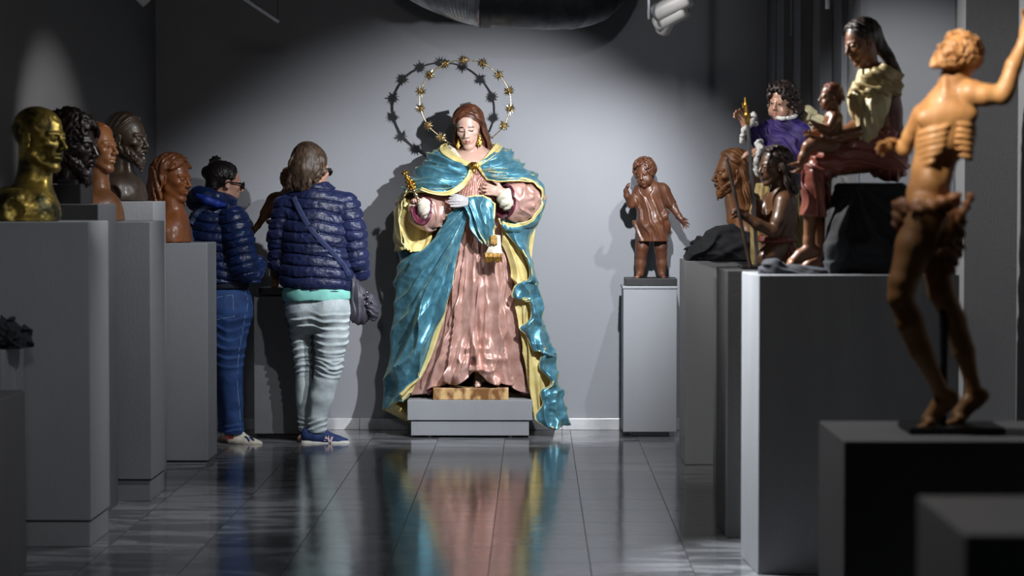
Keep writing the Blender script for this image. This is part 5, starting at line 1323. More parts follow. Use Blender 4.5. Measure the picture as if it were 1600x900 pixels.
for s0 in (0, 7):
    flat_shape(F, 'chevron', [[(384+s0, 679), (387.5+s0, 679.5), (393+s0, 686), (389+s0, 686)], [(389+s0, 686), (393+s0, 686), (388+s0, 693), (384.5+s0, 693)]], lambda x, y: dn(389+s0, 686), M['shoe_blue'], o)
flat_shape(F, 'heel_tab', [[(355, 679), (367, 678), (367, 684), (355, 684)]], lambda x, y: dn(361, 682), M['red_tab'], o)
# ------------------------------------------------------------------ her backpack
B = Fig('backpack', 303, 420, F.Y, 'slate blue backpack worn by the person with the hair bun', 'backpack'); B.s = F.s
b = B.vox(262, 335, 330, 432, -60, 30, 1.0); b.ell(B.p(296, 388, -16), (19, 28, 42), k=4); b.ell(B.p(290, 398, -20), (14, 24, 26), k=6)
b.disp(lambda x, y, z: 1.0*(noise3(x*.09, y*.09, z*.09)-.5)); B.out('bag_body', b, [M['pack']])
st = strip(F, 'strap', big, [(304, 348), (312, 334), (324, 324), (338, 319), (352, 319), (364, 322)], 8, M['pack'])
st.parent = B.root; st.data.transform(Matrix.Translation(F.o - B.o))
# ================================================================== painted and carved figures on the right
M['brown_skin'] = wood('brown_polychrome_skin', (138, 92, 62), (104, 68, 46), rough=.3, coat=.45)
M['olive_skin'] = wood('dark_varnished_skin', (96, 66, 44), (68, 45, 30), rough=.28, coat=.5)
M['pale_skin'] = mat('pale_painted_skin', (186, 146, 124), (160, 118, 98), rough=.35, nscale=8, coat=.25)
M['dark_hair'] = wood('dark_painted_hair', (54, 40, 34), (34, 25, 22), rough=.36)
M['black_brown_hair'] = wood('black_brown_painted_hair', (44, 32, 26), (26, 19, 17), rough=.36)
M['red_hair'] = wood('reddish_painted_hair', (112, 62, 42), (80, 42, 30), rough=.36)
M['cream'] = mat('cream_painted_linen', (212, 200, 158), (178, 164, 118), rough=.5, nscale=10, contrast=(.3, .7), bump=.1)
M['shawl'] = mat('ochre_cream_shawl', (182, 164, 116), (140, 122, 80), rough=.5, nscale=9, contrast=(.3, .7), bump=.1)
M['rose'] = mat('worn_rose_paint', (160, 92, 78), (116, 60, 50), rough=.4, nscale=8, coat=.2, contrast=(.3, .7), bump=.1)
M['rust'] = mat('rust_brown_paint', (112, 56, 44), (84, 40, 32), rough=.45, nscale=9, coat=.15)
M['purple'] = mat('deep_purple_velvet', (46, 28, 92), (32, 18, 66), rough=.7, nscale=18, sheen=.5, sheen_c=(110, 90, 220))
M['lace'] = mat('white_lace', (224, 224, 220), (190, 190, 188), rough=.7, nscale=60, bump=.5, bscale=180)
M['ochre'] = mat('ochre_brocade', (176, 156, 104), (128, 106, 62), rough=.55, nscale=24, contrast=(.35, .65))
M['wing'] = mat('painted_cream_feathers', (206, 194, 150), (170, 160, 130), rough=.4, nscale=20)
M['wing_blue'] = mat('painted_blue_grey_feathers', (110, 134, 158), (76, 96, 120), rough=.4, nscale=20)
M['honey_wood'] = wood('honey_brown_wood', (180, 132, 80), (138, 92, 50), rough=.42, coat=.15)
M['cloth_wood'] = wood('red_brown_wood', (156, 104, 62), (116, 72, 42), rough=.45)
M['stick'] = wood('dark_stick', (62, 46, 36), (40, 30, 25), rough=.5)

# ---------------- winged child in purple
F = Fig('winged_child', 1222, 434, 11.4, 'winged child statue in a purple dress with lace cuffs, one hand raised', 'statue')
v = F.vox(1120, 118, 1275, 436, -80, 60, 1.15)
hd = Head(F.p(1220, 160, -6), 58, yaw=-36, pitch=12, roll=7)
hd.sculpt(v, age='child', lids=.3, nose=.9, mouth_open=.2, neck=[F.p(1226, 168, 2, 12), F.p(1228, 188, 2, 12), F.p(1226, 204, 2, 18)])
v.chain([F.p(1224, 210, 4, 18), F.p(1224, 300, 4, 19), F.p(1222, 360, 4, 19)], 8)
for q in (-1, 1): v.chain([F.p(1222+q*13, 360, 4, 15), F.p(1222+q*12, 425, 6, 9)], 4)
for q in (-1, 1): foot(v, F.p(1222+q*12, 424, 6), (q*.3-.2, -1, -.1), 30, k=2)
v.cut((0, 0, 1), (0, 0, -1))
v.chain([F.p(1202, 206, 18, 13), F.p(1180, 214, 6, 10), F.p(1166, 200, -2, 7), F.p(1162, 192, -4, 6)], 4)
hand(v, F.p(1163, 192, -4), (-.55, -.1, .75), (-.4, -.85, -.2), 33, curl=(.45, .55, .65, .8), thumb=.5, side=1, k=1.4, spread=.2)
v.chain([F.p(1246, 208, -8, 13), F.p(1226, 248, -30, 10), F.p(1190, 246, -44, 7.5), F.p(1178, 238, -47, 6.5)], 4)
hand(v, F.p(1180, 238, -47), (-1, -.2, -.12), (-.1, .3, -1), 32, curl=(.2, .3, .45, .5), thumb=.1, side=1, k=1.4, spread=.14)
F.out('body', v, [M['pale_skin'], M['eye_dark'], M['lip']], hd.eye_paint(1, r=.026) + hd.lip_paint(2))
h = F.vox(1180, 112, 1275, 205, -50, 50, .9)
hd.cap(h, .03); hd.open_face(h, .0, False)
hd.curls(h, 130, r=.038, zmin=.34, shell=1.13, seed=21, wob=.085)
for q in (-1, 1):
    for i in range(5): hd.lock(h, [(q*.33, .06+.08*i, .50), (q*.40, .07+.08*i, .3), (q*.38, .08+.08*i, .10)], .055, .04, .05, 1.8, .02, 14, i)
for i in range(5): hd.lock(h, [(-.2+.11*i, -.10, 1.0), (-.22+.12*i, -.27, .95), (-.23+.12*i, -.335, .85)], .055, .035, .03, 1.2, .015, 10, i)
hd.open_face(h, -.04, False)
F.out('hair', h, [M['black_brown_hair']])
d = F.vox(1150, 178, 1285, 345, -80, 60, 1.1)
d.chain([F.p(1226, 205, 0, 27), F.p(1229, 240, 0, 33), F.p(1232, 290, 4, 33), F.p(1230, 330, 4, 35)], 8); d.chain([F.p(1204, 207, 12, 15), F.p(1228, 204, 2, 20), F.p(1248, 208, -4, 17)], 6)
d.chain([F.p(1202, 206, 18, 17), F.p(1186, 214, 8, 16), F.p(1172, 208, 0, 13)], 5)
d.chain([F.p(1248, 210, -10, 19), F.p(1232, 246, -30, 19), F.p(1204, 252, -42, 17), F.p(1192, 250, -46, 17)], 5)
d.disp(lambda x, y, z: 2.2*ridge(x*.045 + z*.05 + 1.3*noise3(x*.05, y*.05, z*.05)) + 1.6*(noise3(x*.11, y*.11, z*.11)-.5))
d.ell(F.p(1227, 184, -4), (14, 14, 12), k=2, op='-')
F.out('dress', d, [M['purple']])
s = F.vox(1170, 285, 1285, 436, -60, 60, 1.2); s.chain([F.p(1222, 300, 2, 40), F.p(1218, 340, 2, 43), F.p(1220, 400, 4, 44)], 8)
s.disp(lambda x, y, z: 3.5*ridge(np.arctan2(x, -y)*2.6 + .5*noise3(x*.04, y*.04, z*.03))); s.box(F.p(1220, 452, 0), (80, 80, 32), op='-'); s.box(F.p(1220, 262, 0), (80, 80, 24), op='-')
F.out('skirt', s, [M['ochre']], label='ochre skirt')
def ruff(pts, r, amp, n, seed):
    g = F.vox(1145, 175, 1285, 290, -80, 50, .9); P = catmull(np.array([F.p(*p) for p in pts]), n); rs = np.random.RandomState(seed)
    for i, p in enumerate(P): g.ell(p + rs.uniform(-amp, amp, 3), r*rs.uniform(.75, 1.2), k=1.5)
    g.disp(lambda x, y, z: 1.3*(noise3(x*.45, y*.45, z*.45)-.5))
    return g
F.out('lace_collar', ruff([(1209, 181, -12), (1216, 186, -24), (1228, 186, -24), (1240, 182, -14), (1244, 180, 4)], 2.6, .8, 40, 1), [M['lace']])
F.out('lace_cuff', ruff([(1172, 194, -14), (1176, 184, -6), (1178, 182, 8), (1180, 198, 12), (1166, 214, 2), (1160, 222, -4), (1160, 206, -14), (1172, 194, -14)], 4.0, 1.6, 60, 2), [M['lace']])
F.out('lace_cuff', ruff([(1182, 232, -64), (1178, 226, -44), (1186, 226, -26), (1188, 262, -28), (1184, 272, -46), (1176, 256, -62), (1182, 232, -64)], 4.4, 1.4, 60, 3), [M['lace']])
g = F.vox(1140, 200, 1200, 285, -80, 10, 1.0); g.chain([F.p(1190, 246, -46, 15), F.p(1184, 262, -46, 12), F.p(1180, 272, -46, 6)], 3); g.disp(lambda x, y, z: 1.5*ridge(x*.12 + z*.1)); F.out('lace_cuff', g, [M['lace']])
# wing: overlapping feathers
w = F.vox(1225, 155, 1310, 300, 10, 75, .9)
w.chain([F.p(1238, 215, 30, 8), F.p(1254, 185, 40, 9), F.p(1266, 172, 44, 8), F.p(1276, 176, 46, 6)], 4)
for i in range(12): w.ell(F.p(1252+8*math.cos(i*1.3)+i, 178+8*math.sin(i*1.3)+i, 38), 3.6, k=1.5)
wo = F.out('wing', w, [M['wing']])
for i in range(7):
    f = i/6
    for row, (L_, m_, dz) in enumerate(((30, M['wing'], 0), (46, M['wing_blue'], 6))):
        a = math.radians(-18 - 62*f); g = F.vox(1220, 150, 1320, 310, 15, 75, 1.0); b0 = F.p(1268-14*f, 178+22*f, 42+dz); e0 = b0 + L_*V3(math.cos(a), .12, math.sin(a)); R_ = rotm(0, 0, math.degrees(-a))
        g.ell((b0+e0)/2, (L_*.52, 2.0, 5.6), R_, k=0); g.cap(b0, e0, .9, .5, .6)
        F.out('feather', g, [m_], parent=wo)

# ---------------- youth with a staff
F = Fig('staff_youth', 1205, 418.6, 10.05, 'dark carved bare shouldered youth with long wavy hair and a belt, gripping a staff', 'statue')
v = F.vox(1130, 220, 1262, 420, -70, 60, 1.1)
hd = Head(F.p(1208, 260, -2), 60, yaw=-66, pitch=6)
hd.sculpt(v, nose=.95, jaw=.92, neck=[F.p(1216, 268, 2, 14), F.p(1218, 292, 4, 13), F.p(1220, 304, 4, 17)])
v.chain([F.p(1212, 316, 22, 14), F.p(1220, 306, 4, 17), F.p(1222, 316, -14, 15)], 6)
v.chain([F.p(1222, 316, 4, 23), F.p(1220, 345, 4, 23), F.p(1214, 375, 4, 21), F.p(1208, 395, 2, 22)], 8)
v.chain([F.p(1222, 316, -18, 14.5), F.p(1214, 345, -28, 12.5), F.p(1206, 362, -32, 10), F.p(1180, 350, -38, 8.5), F.p(1160, 337, -40, 6.5), F.p(1154, 332, -40, 6)], 4)
hand(v, F.p(1157, 334, -40), (-.85, -.1, .45), (.2, -.5, -.7), 28, curl=(.95, 1.0, 1.05, 1.1), thumb=.9, side=-1, k=1.4, spread=.03)
v.chain([F.p(1206, 312, 20, 13), F.p(1190, 340, 10, 10), F.p(1180, 330, -12, 8), F.p(1184, 318, -22, 6.5)], 4)
hand(v, F.p(1182, 318, -22), (-.1, -.2, 1), (-1, -.4, 0), 27, curl=(.95, 1.0, 1.05, 1.1), thumb=.8, side=1, k=1.4, spread=.04)
v.chain([F.p(1206, 392, -8, 19), F.p(1196, 404, -22, 16), F.p(1196, 416, -26, 10)], 6); v.chain([F.p(1214, 392, 14, 19), F.p(1200, 410, 20, 12)], 6)
v.chain([F.p(1196, 412, -22, 8), F.p(1236, 412, -16, 8)], 3); v.cut((0, 0, F.p(0, 417)[2]), (0, 0, -1))
F.out('body', v, [M['olive_skin']])
h = F.vox(1160, 218, 1265, 330, -50, 50, .9)
hd.cap(h, .02); hd.open_face(h, .0, False)
hd.tresses(h, 17, -.22, .038, .03, 3.4, .012, .026, f0=86, f1=174, seed=31, flare=.08, back=.10)
hd.tresses(h, 9, .02, .034, .03, 3.0, .012, .05, f0=90, f1=165, seed=32, flare=.1, back=.06)
h.chain([np.append(hd(0, .34, .6), 16), np.append(hd(0, .38, .2), 17), np.append(hd(0, .40, -.15), 14)], 6)
F.out('hair', h, [M['dark_hair']])
g = F.vox(1160, 355, 1262, 420, -60, 50, 1.0); P = [np.append(F.p(1213+26*math.sin(t), 373+3*math.cos(t), 3-27*math.cos(t)), 5) for t in np.arange(25)*2*PI/24]; g.chain(P, 2); g.disp(lambda x, y, z: .8*ridge(z*.16))
F.out('belt', g, [M['rust']])
g = F.vox(1150, 360, 1262, 420, -60, 50, 1.0); g.chain([F.p(1190, 374, -14, 11), F.p(1182, 394, -20, 11), F.p(1178, 412, -22, 9)], 5); g.chain([F.p(1228, 376, 8, 14), F.p(1232, 408, 10, 16)], 5); g.disp(lambda x, y, z: 2*ridge(x*.11 + z*.03 + noise3(x*.06, y*.06, z*.06))); g.cut((0, 0, F.p(0, 417)[2]), (0, 0, -1))
F.out('loincloth', g, [M['rust']])
box('plate', Vector(F.p(1156, 418.4, -46)/F.s), Vector(F.p(1250, 414.5, 40)/F.s), M['black'], F.root, .002, label='black slab under the youth')
S_ = Fig('staff', 1168, 418, F.Y, 'dark thin wooden staff leaning in the front hand of the long haired youth', 'staff'); S_.s = F.s
P = catmull(np.array([S_.p(1168.5, 418, -54), S_.p(1156, 360, -50), S_.p(1144, 305, -46.5), S_.p(1131, 247, -44)]), 60); rs = np.random.RandomState(1)
V_, F_ = tube_np(P, 3.0 + .35*np.sin(np.linspace(0, 30, 60)) + rs.uniform(-.15, .15, 60), 10); mesh_np('pole', V_/S_.s, F_, [M['stick']], S_.root)
S_ = Fig('spear', 1182, 360, F.Y, 'slim upright spear with a gilt pointed tip beside the raised hand of the winged child', 'spear'); S_.s = F.s
a, b_ = S_.p(1182, 418, -26), S_.p(1164.5, 190, -34)
V_, F_ = tube_np(np.linspace(a, b_, 30), 3.0, 10); mesh_np('pole', V_/S_.s, F_, [M['steel']], S_.root)
g = Vox(S_.p(1164, 190, -34)-V3(14, 14, 14), S_.p(1164, 150, -34)+V3(14, 14, 10), .6)
g.chain([S_.p(1165, 194, -34, 4.0), S_.p(1163.6, 182, -34, 4.4), S_.p(1162.5, 174, -34, 2.6)], 1); g.chain([S_.p(1162.5, 176, -34, 3.0), S_.p(1161.5, 166, -34, 2.6), S_.p(1160.5, 154, -34, .5)], 1); g.chain([S_.p(1162, 178, -34, 1.8), S_.p(1158, 170, -36, 1.6), S_.p(1156, 162, -36, .6)], 1)
S_.out('spearhead', g, [M['gold']])

# ---------------- seated mother
F = Fig('seated_mother', 1335, 426, 9.15, 'seated woman statue in cream blouse, ochre shawl and rose skirt with bowed head', 'statue')
v = F.vox(1200, 25, 1425, 428, -72, 60, 1.25)
hd = Head(F.p(1344, 67, -2), 70, yaw=-66, pitch=20, roll=0)
hd.sculpt(v, nose=1.0, lids=1.0, brow=.7, jaw=.88, neck=[F.p(1352, 74, 2, 16), F.p(1356, 104, 2, 14), F.p(1364, 122, 2, 20)])
v.chain([F.p(1366, 128, 26, 16), F.p(1366, 122, 2, 20), F.p(1368, 130, -22, 16)], 8)
v.chain([F.p(1366, 130, 2, 26), F.p(1368, 180, 2, 25), F.p(1376, 235, 2, 30)], 8)
v.chain([F.p(1368, 138, -24, 15), F.p(1356, 185, -32, 12), F.p(1346, 207, -34, 11), F.p(1312, 214, -34, 9), F.p(1290, 219, -32, 7)], 4)
hand(v, F.p(1292, 219, -32), (-1, -.05, -.03), (0, .4, .9), 42, curl=(.12, .2, .35, .45), thumb=.5, side=-1, k=1.6, spread=.12)
v.chain([F.p(1364, 138, 30, 15), F.p(1350, 190, 34, 12), F.p(1320, 208, 26, 9), F.p(1300, 214, 20, 7)], 4)
hand(v, F.p(1302, 214, 20), (-1, -.2, .1), (0, -.6, .8), 40, side=1, k=1.6)
v.chain([F.p(1372, 245, -8, 24), F.p(1275, 262, -14, 15), F.p(1266, 330, -12, 12), F.p(1263, 376, -10, 8.5), F.p(1264, 384, -10, 9)], 5)
v.chain([F.p(1372, 245, 18, 24), F.p(1290, 262, 22, 15), F.p(1280, 330, 20, 12), F.p(1282, 392, 20, 8.5), F.p(1283, 400, 20, 9)], 5)
foot(v, F.p(1264, 386, -10), (-1, -.1, -.32), 66, k=2.5, fat=.95, side=-1); foot(v, F.p(1283, 402, 20), (-1, -.1, -.22), 60, k=2.5, fat=.95)
v.cut((0, 0, 1.5), (0, 0, -1))
F.out('body', v, [M['brown_skin']])
h = F.vox(1295, 20, 1425, 135, -50, 50, 1.0)
hd.cap(h, .02); hd.open_face(h, .0)
hd.tresses(h, 16, .3, .036, .016, 2.4, .012, .024, a0=50, f0=80, f1=170, seed=41, tuck=V3(0, .46, .34))
for i in range(8): hd.lock(h, [(.12-.034*i, .40, .40), (.14-.04*i, .50+.02*(i % 3), .16), (.10-.03*i, .60+.02*(i % 3), -.1), (.06-.02*i, .68, -.46)], .045, .03, .022, 2.2, .012, 22, i*1.4)
h.chain([np.append(hd(0, .34, .6), 15), np.append(hd(0, .42, .25), 11), np.append(hd(0, .54, -.1), 8), np.append(hd(0, .64, -.42), 6)], 4)
F.out('hair', h, [M['dark_hair']])
b = F.vox(1310, 110, 1420, 225, -72, 55, 1.1)
b.chain([F.p(1364, 128, 2, 30), F.p(1356, 160, 0, 31), F.p(1364, 195, 2, 27)], 8); b.ell(F.p(1340, 158, -12), (17, 17, 21), k=6); b.ell(F.p(1340, 158, 14), (17, 17, 21), k=6)
b.chain([F.p(1370, 136, -24, 18), F.p(1362, 170, -34, 20), F.p(1354, 196, -36, 17), F.p(1349, 212, -36, 13)], 5)
b.disp(lambda x, y, z: 2.0*ridge(x*.06 + z*.012 + 1.1*noise3(x*.05, y*.05, z*.03)) + 1.3*(noise3(x*.1, y*.1, z*.1)-.5)); F.out('blouse', b, [M['cream']])
b = F.vox(1340, 120, 1425, 225, -50, 55, 1.1); b.chain([F.p(1380, 140, 8, 26), F.p(1382, 175, 8, 26), F.p(1384, 210, 8, 28)], 8); F.out('bodice_back', b, [M['rust']], label='rust brown bodice back')
s = F.vox(1305, 85, 1425, 180, -66, 60, 1.1)
s.chain([F.p(1336, 142, -26, 8), F.p(1354, 128, -30, 13), F.p(1376, 118, -26, 15), F.p(1392, 124, -6, 15), F.p(1394, 130, 16, 14)], 6); s.chain([F.p(1346, 148, -40, 7), F.p(1370, 142, -40, 11), F.p(1392, 140, -22, 12), F.p(1398, 142, 4, 11)], 6)
s.chain([F.p(1336, 146, 16, 8), F.p(1354, 128, 28, 12), F.p(1378, 118, 26, 14)], 6); s.chain([F.p(1328, 150, -14, 6), F.p(1338, 138, 0, 8), F.p(1336, 146, 16, 7)], 5)
s.disp(lambda x, y, z: 2.6*ridge((z + .55*x)*.062 + .8*noise3(x*.04, y*.04, z*.04)) + 1.2*(noise3(x*.12, y*.12, z*.12)-.5)); F.out('shawl', s, [M['shawl']])
k = F.vox(1235, 190, 1425, 345, -66, 62, 1.2)
k.chain([F.p(1382, 246, 2, 38), F.p(1390, 258, 2, 26)], 8); k.ell(F.p(1388, 256, 0), (30, 44, 27), k=8)
k.chain([F.p(1378, 236, -14, 30), F.p(1330, 240, -16, 27), F.p(1284, 258, -16, 20), F.p(1272, 272, -16, 18), F.p(1268, 300, -15, 18), F.p(1268, 338, -14, 21)], 6)
k.chain([F.p(1372, 240, 18, 28), F.p(1320, 246, 22, 24), F.p(1286, 262, 24, 19), F.p(1284, 320, 22, 15)], 6); k.chain([F.p(1330, 226, -10, 13), F.p(1352, 214, -26, 12), F.p(1382, 212, -30, 12)], 8)
k.disp(lambda x, y, z: 3.0*ridge(np.where(z < 160, x*.07 + z*.006, (z*.06 + x*.012)) + 1.3*noise3(x*.035, y*.035, z*.035)) + 2.2*(noise3(x*.09, y*.09, z*.09)-.5))
k.box(F.p(1270, 372, 0), (60, 90, 34), R=rotm(0, 0, 4), op='-')
k.ell(F.p(1268, 342, -14), (13, 15, 14), k=2, op='-'); k.box(F.p(1350, 330, 0), (46, 90, 46), k=3, rad=6, op='-')
F.out('skirt', k, [M['rose']])
# cloth covered seat (a thing of its own) and the cloth spread in front of it
Sx = Fig('draped_seat', 1342, 427, 9.15, 'seat hidden under draped black cloth on which the woman in the rose skirt sits', 'seat')
v = Sx.vox(1255, 275, 1455, 430, -70, 62, 1.25)
v.box(Sx.p(1368, 352, 2), (44, 46, 66), rad=12, k=0); v.chain([Sx.p(1330, 300, -30, 12), Sx.p(1306, 345, -42, 13), Sx.p(1296, 385, -46, 14), Sx.p(1298, 425, -48, 15)], 12); v.chain([Sx.p(1322, 304, 22, 20), Sx.p(1316, 360, 26, 20), Sx.p(1316, 410, 26, 20)], 8); v.chain([Sx.p(1334, 312, -14, 20), Sx.p(1318, 360, -16, 24), Sx.p(1312, 410, -18, 26)], 8); v.box(Sx.p(1352, 400, -6), (56, 50, 26), rad=10, k=14)
def seatfold(x, y, z):
    X, Z = x - (1330-1342), 138 - z; a = np.degrees(np.arctan2(X, np.maximum(Z, 1)))
    return 9.0*ridge(a/33 + .35*noise3(x*.03, y*.03, z*.03) + .1)*np.clip(Z/36, .15, 1) + 2.6*ridge(z*.04 + x*.012 + 1.4*noise3(x*.04, y*.04, z*.04))*np.clip((60-z)/40, 0, 1)
v.disp(seatfold, band=14); v.disp(lambda x, y, z: 1.2*(noise3(x*.1, y*.1, z*.1)-.5)); v.cut((0, 0, 1), (0, 0, -1)); v.cut(Sx.p(0, 286), (0, 0, 1))
Sx.out('cloth', v, [M['black_cloth']])
Cx = Fig('black_cloth', 1235, 427, 9.12, 'black cloth lying under the bare foot of the seated woman statue', 'cloth')
v = Cx.vox(1165, 385, 1305, 430, -70, 50, 1.1)
v.ell(Cx.p(1222, 428, -36), (44, 26, 15), k=8); v.ell(Cx.p(1205, 420, -40), (20, 16, 19), k=10); v.ell(Cx.p(1262, 428, -30), (34, 34, 11), k=8); v.ell(Cx.p(1262, 428, 14), (40, 30, 8), k=8)
v.disp(lambda x, y, z: 2.4*ridge(x*.022 + z*.06 + 1.2*noise3(x*.04, y*.04, z*.04)) + 1.4*(noise3(x*.1, y*.1, z*.1)-.5)); v.cut((0, 0, 1), (0, 0, -1)); Cx.out('cloth', v, [M['black_cloth']])
# ---------------- small child on her lap
F = Fig('small_child', 1296, 236, 9.10, 'small bare reddish haired child statue sitting on the lap of the seated woman', 'statue')
v = F.vox(1222, 120, 1335, 275, -60, 50, 1.0)
hd = Head(F.p(1297, 152, 0), 42, yaw=-80, pitch=4)
hd.sculpt(v, age='child', neck=[F.p(1301, 158, 0, 9), F.p(1302, 174, 0, 9), F.p(1302, 182, 0, 12)])
v.chain([F.p(1302, 184, 8, 9), F.p(1302, 182, -8, 9)], 5); v.chain([F.p(1302, 186, 0, 14.5), F.p(1302, 205, 0, 15), F.p(1304, 226, 0, 17)], 6); v.ell(F.p(1292, 212, -2), (10, 12, 12), k=6)
v.chain([F.p(1302, 184, -14, 7.5), F.p(1293, 203, -20, 6.5), F.p(1276, 198, -22, 5), F.p(1270, 194, -22, 4)], 3); hand(v, F.p(1272, 195, -22), (-.8, -.1, .6), (0, -.3, -.9), 18, side=-1, k=1)
v.chain([F.p(1302, 184, 14, 7.5), F.p(1290, 204, 18, 6.5), F.p(1274, 208, 14, 5), F.p(1268, 210, 12, 4)], 3); hand(v, F.p(1270, 209, 12), (-1, -.1, .1), (0, -.9, -.3), 18, side=1, k=1)
v.chain([F.p(1300, 228, -8, 13), F.p(1270, 226, -16, 11.5), F.p(1262, 230, -17, 10), F.p(1254, 246, -17, 8), F.p(1249, 256, -17, 5.5)], 4); foot(v, F.p(1249, 256, -17), (-.85, -.1, -.28 + .5), 25, k=1.5, up=(.3, 0, 1), side=-1)
v.chain([F.p(1300, 230, 10, 13), F.p(1272, 236, 16, 11), F.p(1262, 256, 16, 8), F.p(1258, 264, 16, 5.5)], 4); foot(v, F.p(1258, 264, 16), (-.9, -.1, .1), 25, k=1.5)
F.out('body', v, [M['brown_skin']])
h = F.vox(1265, 122, 1335, 185, -35, 35, .8); hd.cap(h, .02); hd.open_face(h, .0)
hd.tresses(h, 12, .36, .042, .02, 2.2, .012, .022, f0=86, f1=172, seed=51)
F.out('hair', h, [M['red_hair']])

# ---------------- bare chested reaching man, nearest
F = Fig('reaching_man', 1478, 672.2, 6.78, 'honey wood statue of a gaunt bare chested man in a loincloth, one arm raised', 'statue')
v = F.vox(1370, 15, 1650, 674, -85, 95, 1.5)
hd = Head(F.p(1489, 88, -4), 78, yaw=-58, pitch=-36, roll=6)
hd.sculpt(v, nose=1.05, brow=1.3, gaunt=.8, mouth_open=.5, lids=.4, neck=[F.p(1500, 98, 2, 22), F.p(1484, 130, 0, 20), F.p(1478, 152, 0, 24)])
v.chain([F.p(1470, 118, -12, 6), F.p(1470, 150, -20, 6)], 6)
v.chain([F.p(1448, 176, 22, 18), F.p(1474, 158, 4, 22), F.p(1512, 146, -16, 20)], 10)
v.chain([F.p(1474, 178, 2, 36), F.p(1466, 222, 2, 36), F.p(1454, 268, 2, 30), F.p(1448, 305, 2, 31), F.p(1446, 335, 2, 34)], 12)
v.ell(F.p(1452, 186, -20), (27, 14, 18), k=12); v.ell(F.p(1494, 180, -22), (27, 14, 18), k=12); v.ell(F.p(1500, 205, 0), (22, 30, 40), k=10); v.ell(F.p(1450, 285, -20), (18, 16, 20), k=10)
for i in range(6):   # ribs
    y = 204 + i*9.5
    j = (0, 2.5, -1, 1.5, 0, 3)[i]; v.chain([F.p(1430+i, y+7, -14, 3), F.p(1446, y+2+j*.4, -31, 4.2), F.p(1464-i, y-2, -36, 3.4), F.p(1473-2*i, y-7, -34, 1.6)], 4, n=10); v.chain([F.p(1489-i, y-9, -35, 2), F.p(1505, y-6+j*.3, -29, 3.6), F.p(1517-i, y-3, -12, 3)], 4, n=10)
v.ell(F.p(1474, 262, -40), (22, 14, 24), k=10, op='-')
v.chain([F.p(1510, 148, -18, 20), F.p(1530, 150, -26, 17), F.p(1556, 150, -32, 15), F.p(1562, 140, -32, 14), F.p(1574, 105, -28, 12.5), F.p(1590, 70, -24, 9), F.p(1593, 62, -24, 9)], 5)
hand(v, F.p(1592, 66, -24), (.28, -.1, 1), (-.6, -.8, 0), 62, curl=(.2, .25, .3, .35), thumb=.2, side=1, k=2, spread=.14, thumb_out=1.25)
v.chain([F.p(1442, 180, 26, 17), F.p(1428, 212, 52, 13), F.p(1420, 232, 62, 11), F.p(1412, 226, 66, 9)], 5); hand(v, F.p(1414, 226, 66), (-1, .1, -.05), (0, -.6, -.5), 46, curl=(.3, .35, .4, .5), side=1, k=2)
v.chain([F.p(1440, 330, -16, 32), F.p(1424, 385, -26, 30), F.p(1404, 440, -34, 22), F.p(1400, 462, -36, 19), F.p(1416, 500, -30, 21), F.p(1434, 545, -24, 18), F.p(1462, 600, -18, 11.5), F.p(1468, 616, -17, 11)], 6)
v.chain([F.p(1468, 340, 18, 31), F.p(1462, 400, 14, 25), F.p(1470, 455, 6, 20), F.p(1492, 500, 16, 19), F.p(1510, 550, 26, 17), F.p(1524, 600, 30, 11), F.p(1527, 612, 30, 11)], 6)
for (hx, hy, hd_, bx_, by_) in ((1490, 622, -16, 1448, 655), (1545, 622, 30, 1502, 652)):
    dd = hd_; v.chain([F.p(hx-20, hy-10, dd, 11), F.p(hx-6, hy-2, dd, 11), F.p(hx-14, hy+10, dd, 10)], 5); v.chain([F.p(hx-22, hy, dd, 11), F.p((hx+bx_)/2-6, (hy+by_)/2-6, dd-2, 12), F.p(bx_, by_-2, dd-4, 11)], 5); v.chain([F.p(hx-14, hy+6, dd, 9), F.p(bx_+4, by_+3, dd-2, 10)], 5); v.cap(F.p(bx_, by_+3, dd+8), F.p(bx_, by_+3, dd-14), 8, 8, 4)
    for i in range(5): v.cap(F.p(bx_-4, by_+7, dd-16+6.5*i), F.p(bx_-16-2*(2-abs(i-1)), by_+11, dd-18+7*i), (5, 4, 3.8, 3.6, 3.2)[i], (4, 3.4, 3.2, 3, 2.8)[i], 1.5)
v.cut((0, 0, F.p(0, 667.5)[2]), (0, 0, -1))
F.out('body', v, [M['honey_wood']])
h = F.vox(1440, 25, 1560, 160, -60, 70, 1.2); hd.cap(h, .015); hd.open_face(h, .03, False)
hd.curls(h, 110, r=.036, zmin=.34, shell=1.09, seed=41, wob=.075, grow=.07); hd.open_face(h, .0, False)
F.out('hair', h, [M['honey_wood']])
h = F.vox(1430, 50, 1530, 160, -60, 60, 1.0); beard(h, hd, 60, 31, .024, .06); F.out('beard', h, [M['honey_wood']])
l = F.vox(1375, 290, 1540, 430, -85, 60, 1.3)
P = [np.append(F.p(1447+42*math.sin(t), 322+8*math.sin(t)*-1 - 2, 2-42*math.cos(t)), 10) for t in np.arange(25)*2*PI/24]; l.chain(P, 5)
l.chain([F.p(1402, 322, -14, 13), F.p(1404, 345, -18, 13), F.p(1408, 372, -14, 8)], 8); l.chain([F.p(1478, 318, -34, 12), F.p(1486, 350, -36, 13), F.p(1484, 385, -30, 14), F.p(1480, 420, -20, 9)], 8); l.chain([F.p(1480, 352, -46, 6), F.p(1494, 330, -50, 7), F.p(1506, 305, -48, 6)], 4); l.chain([F.p(1476, 335, -48, 6), F.p(1474, 362, -52, 6), F.p(1476, 385, -50, 8), F.p(1458, 392, -52, 6)], 4); l.chain([F.p(1420, 330, -44, 7), F.p(1450, 322, -50, 8), F.p(1488, 305, -44, 6)], 5)
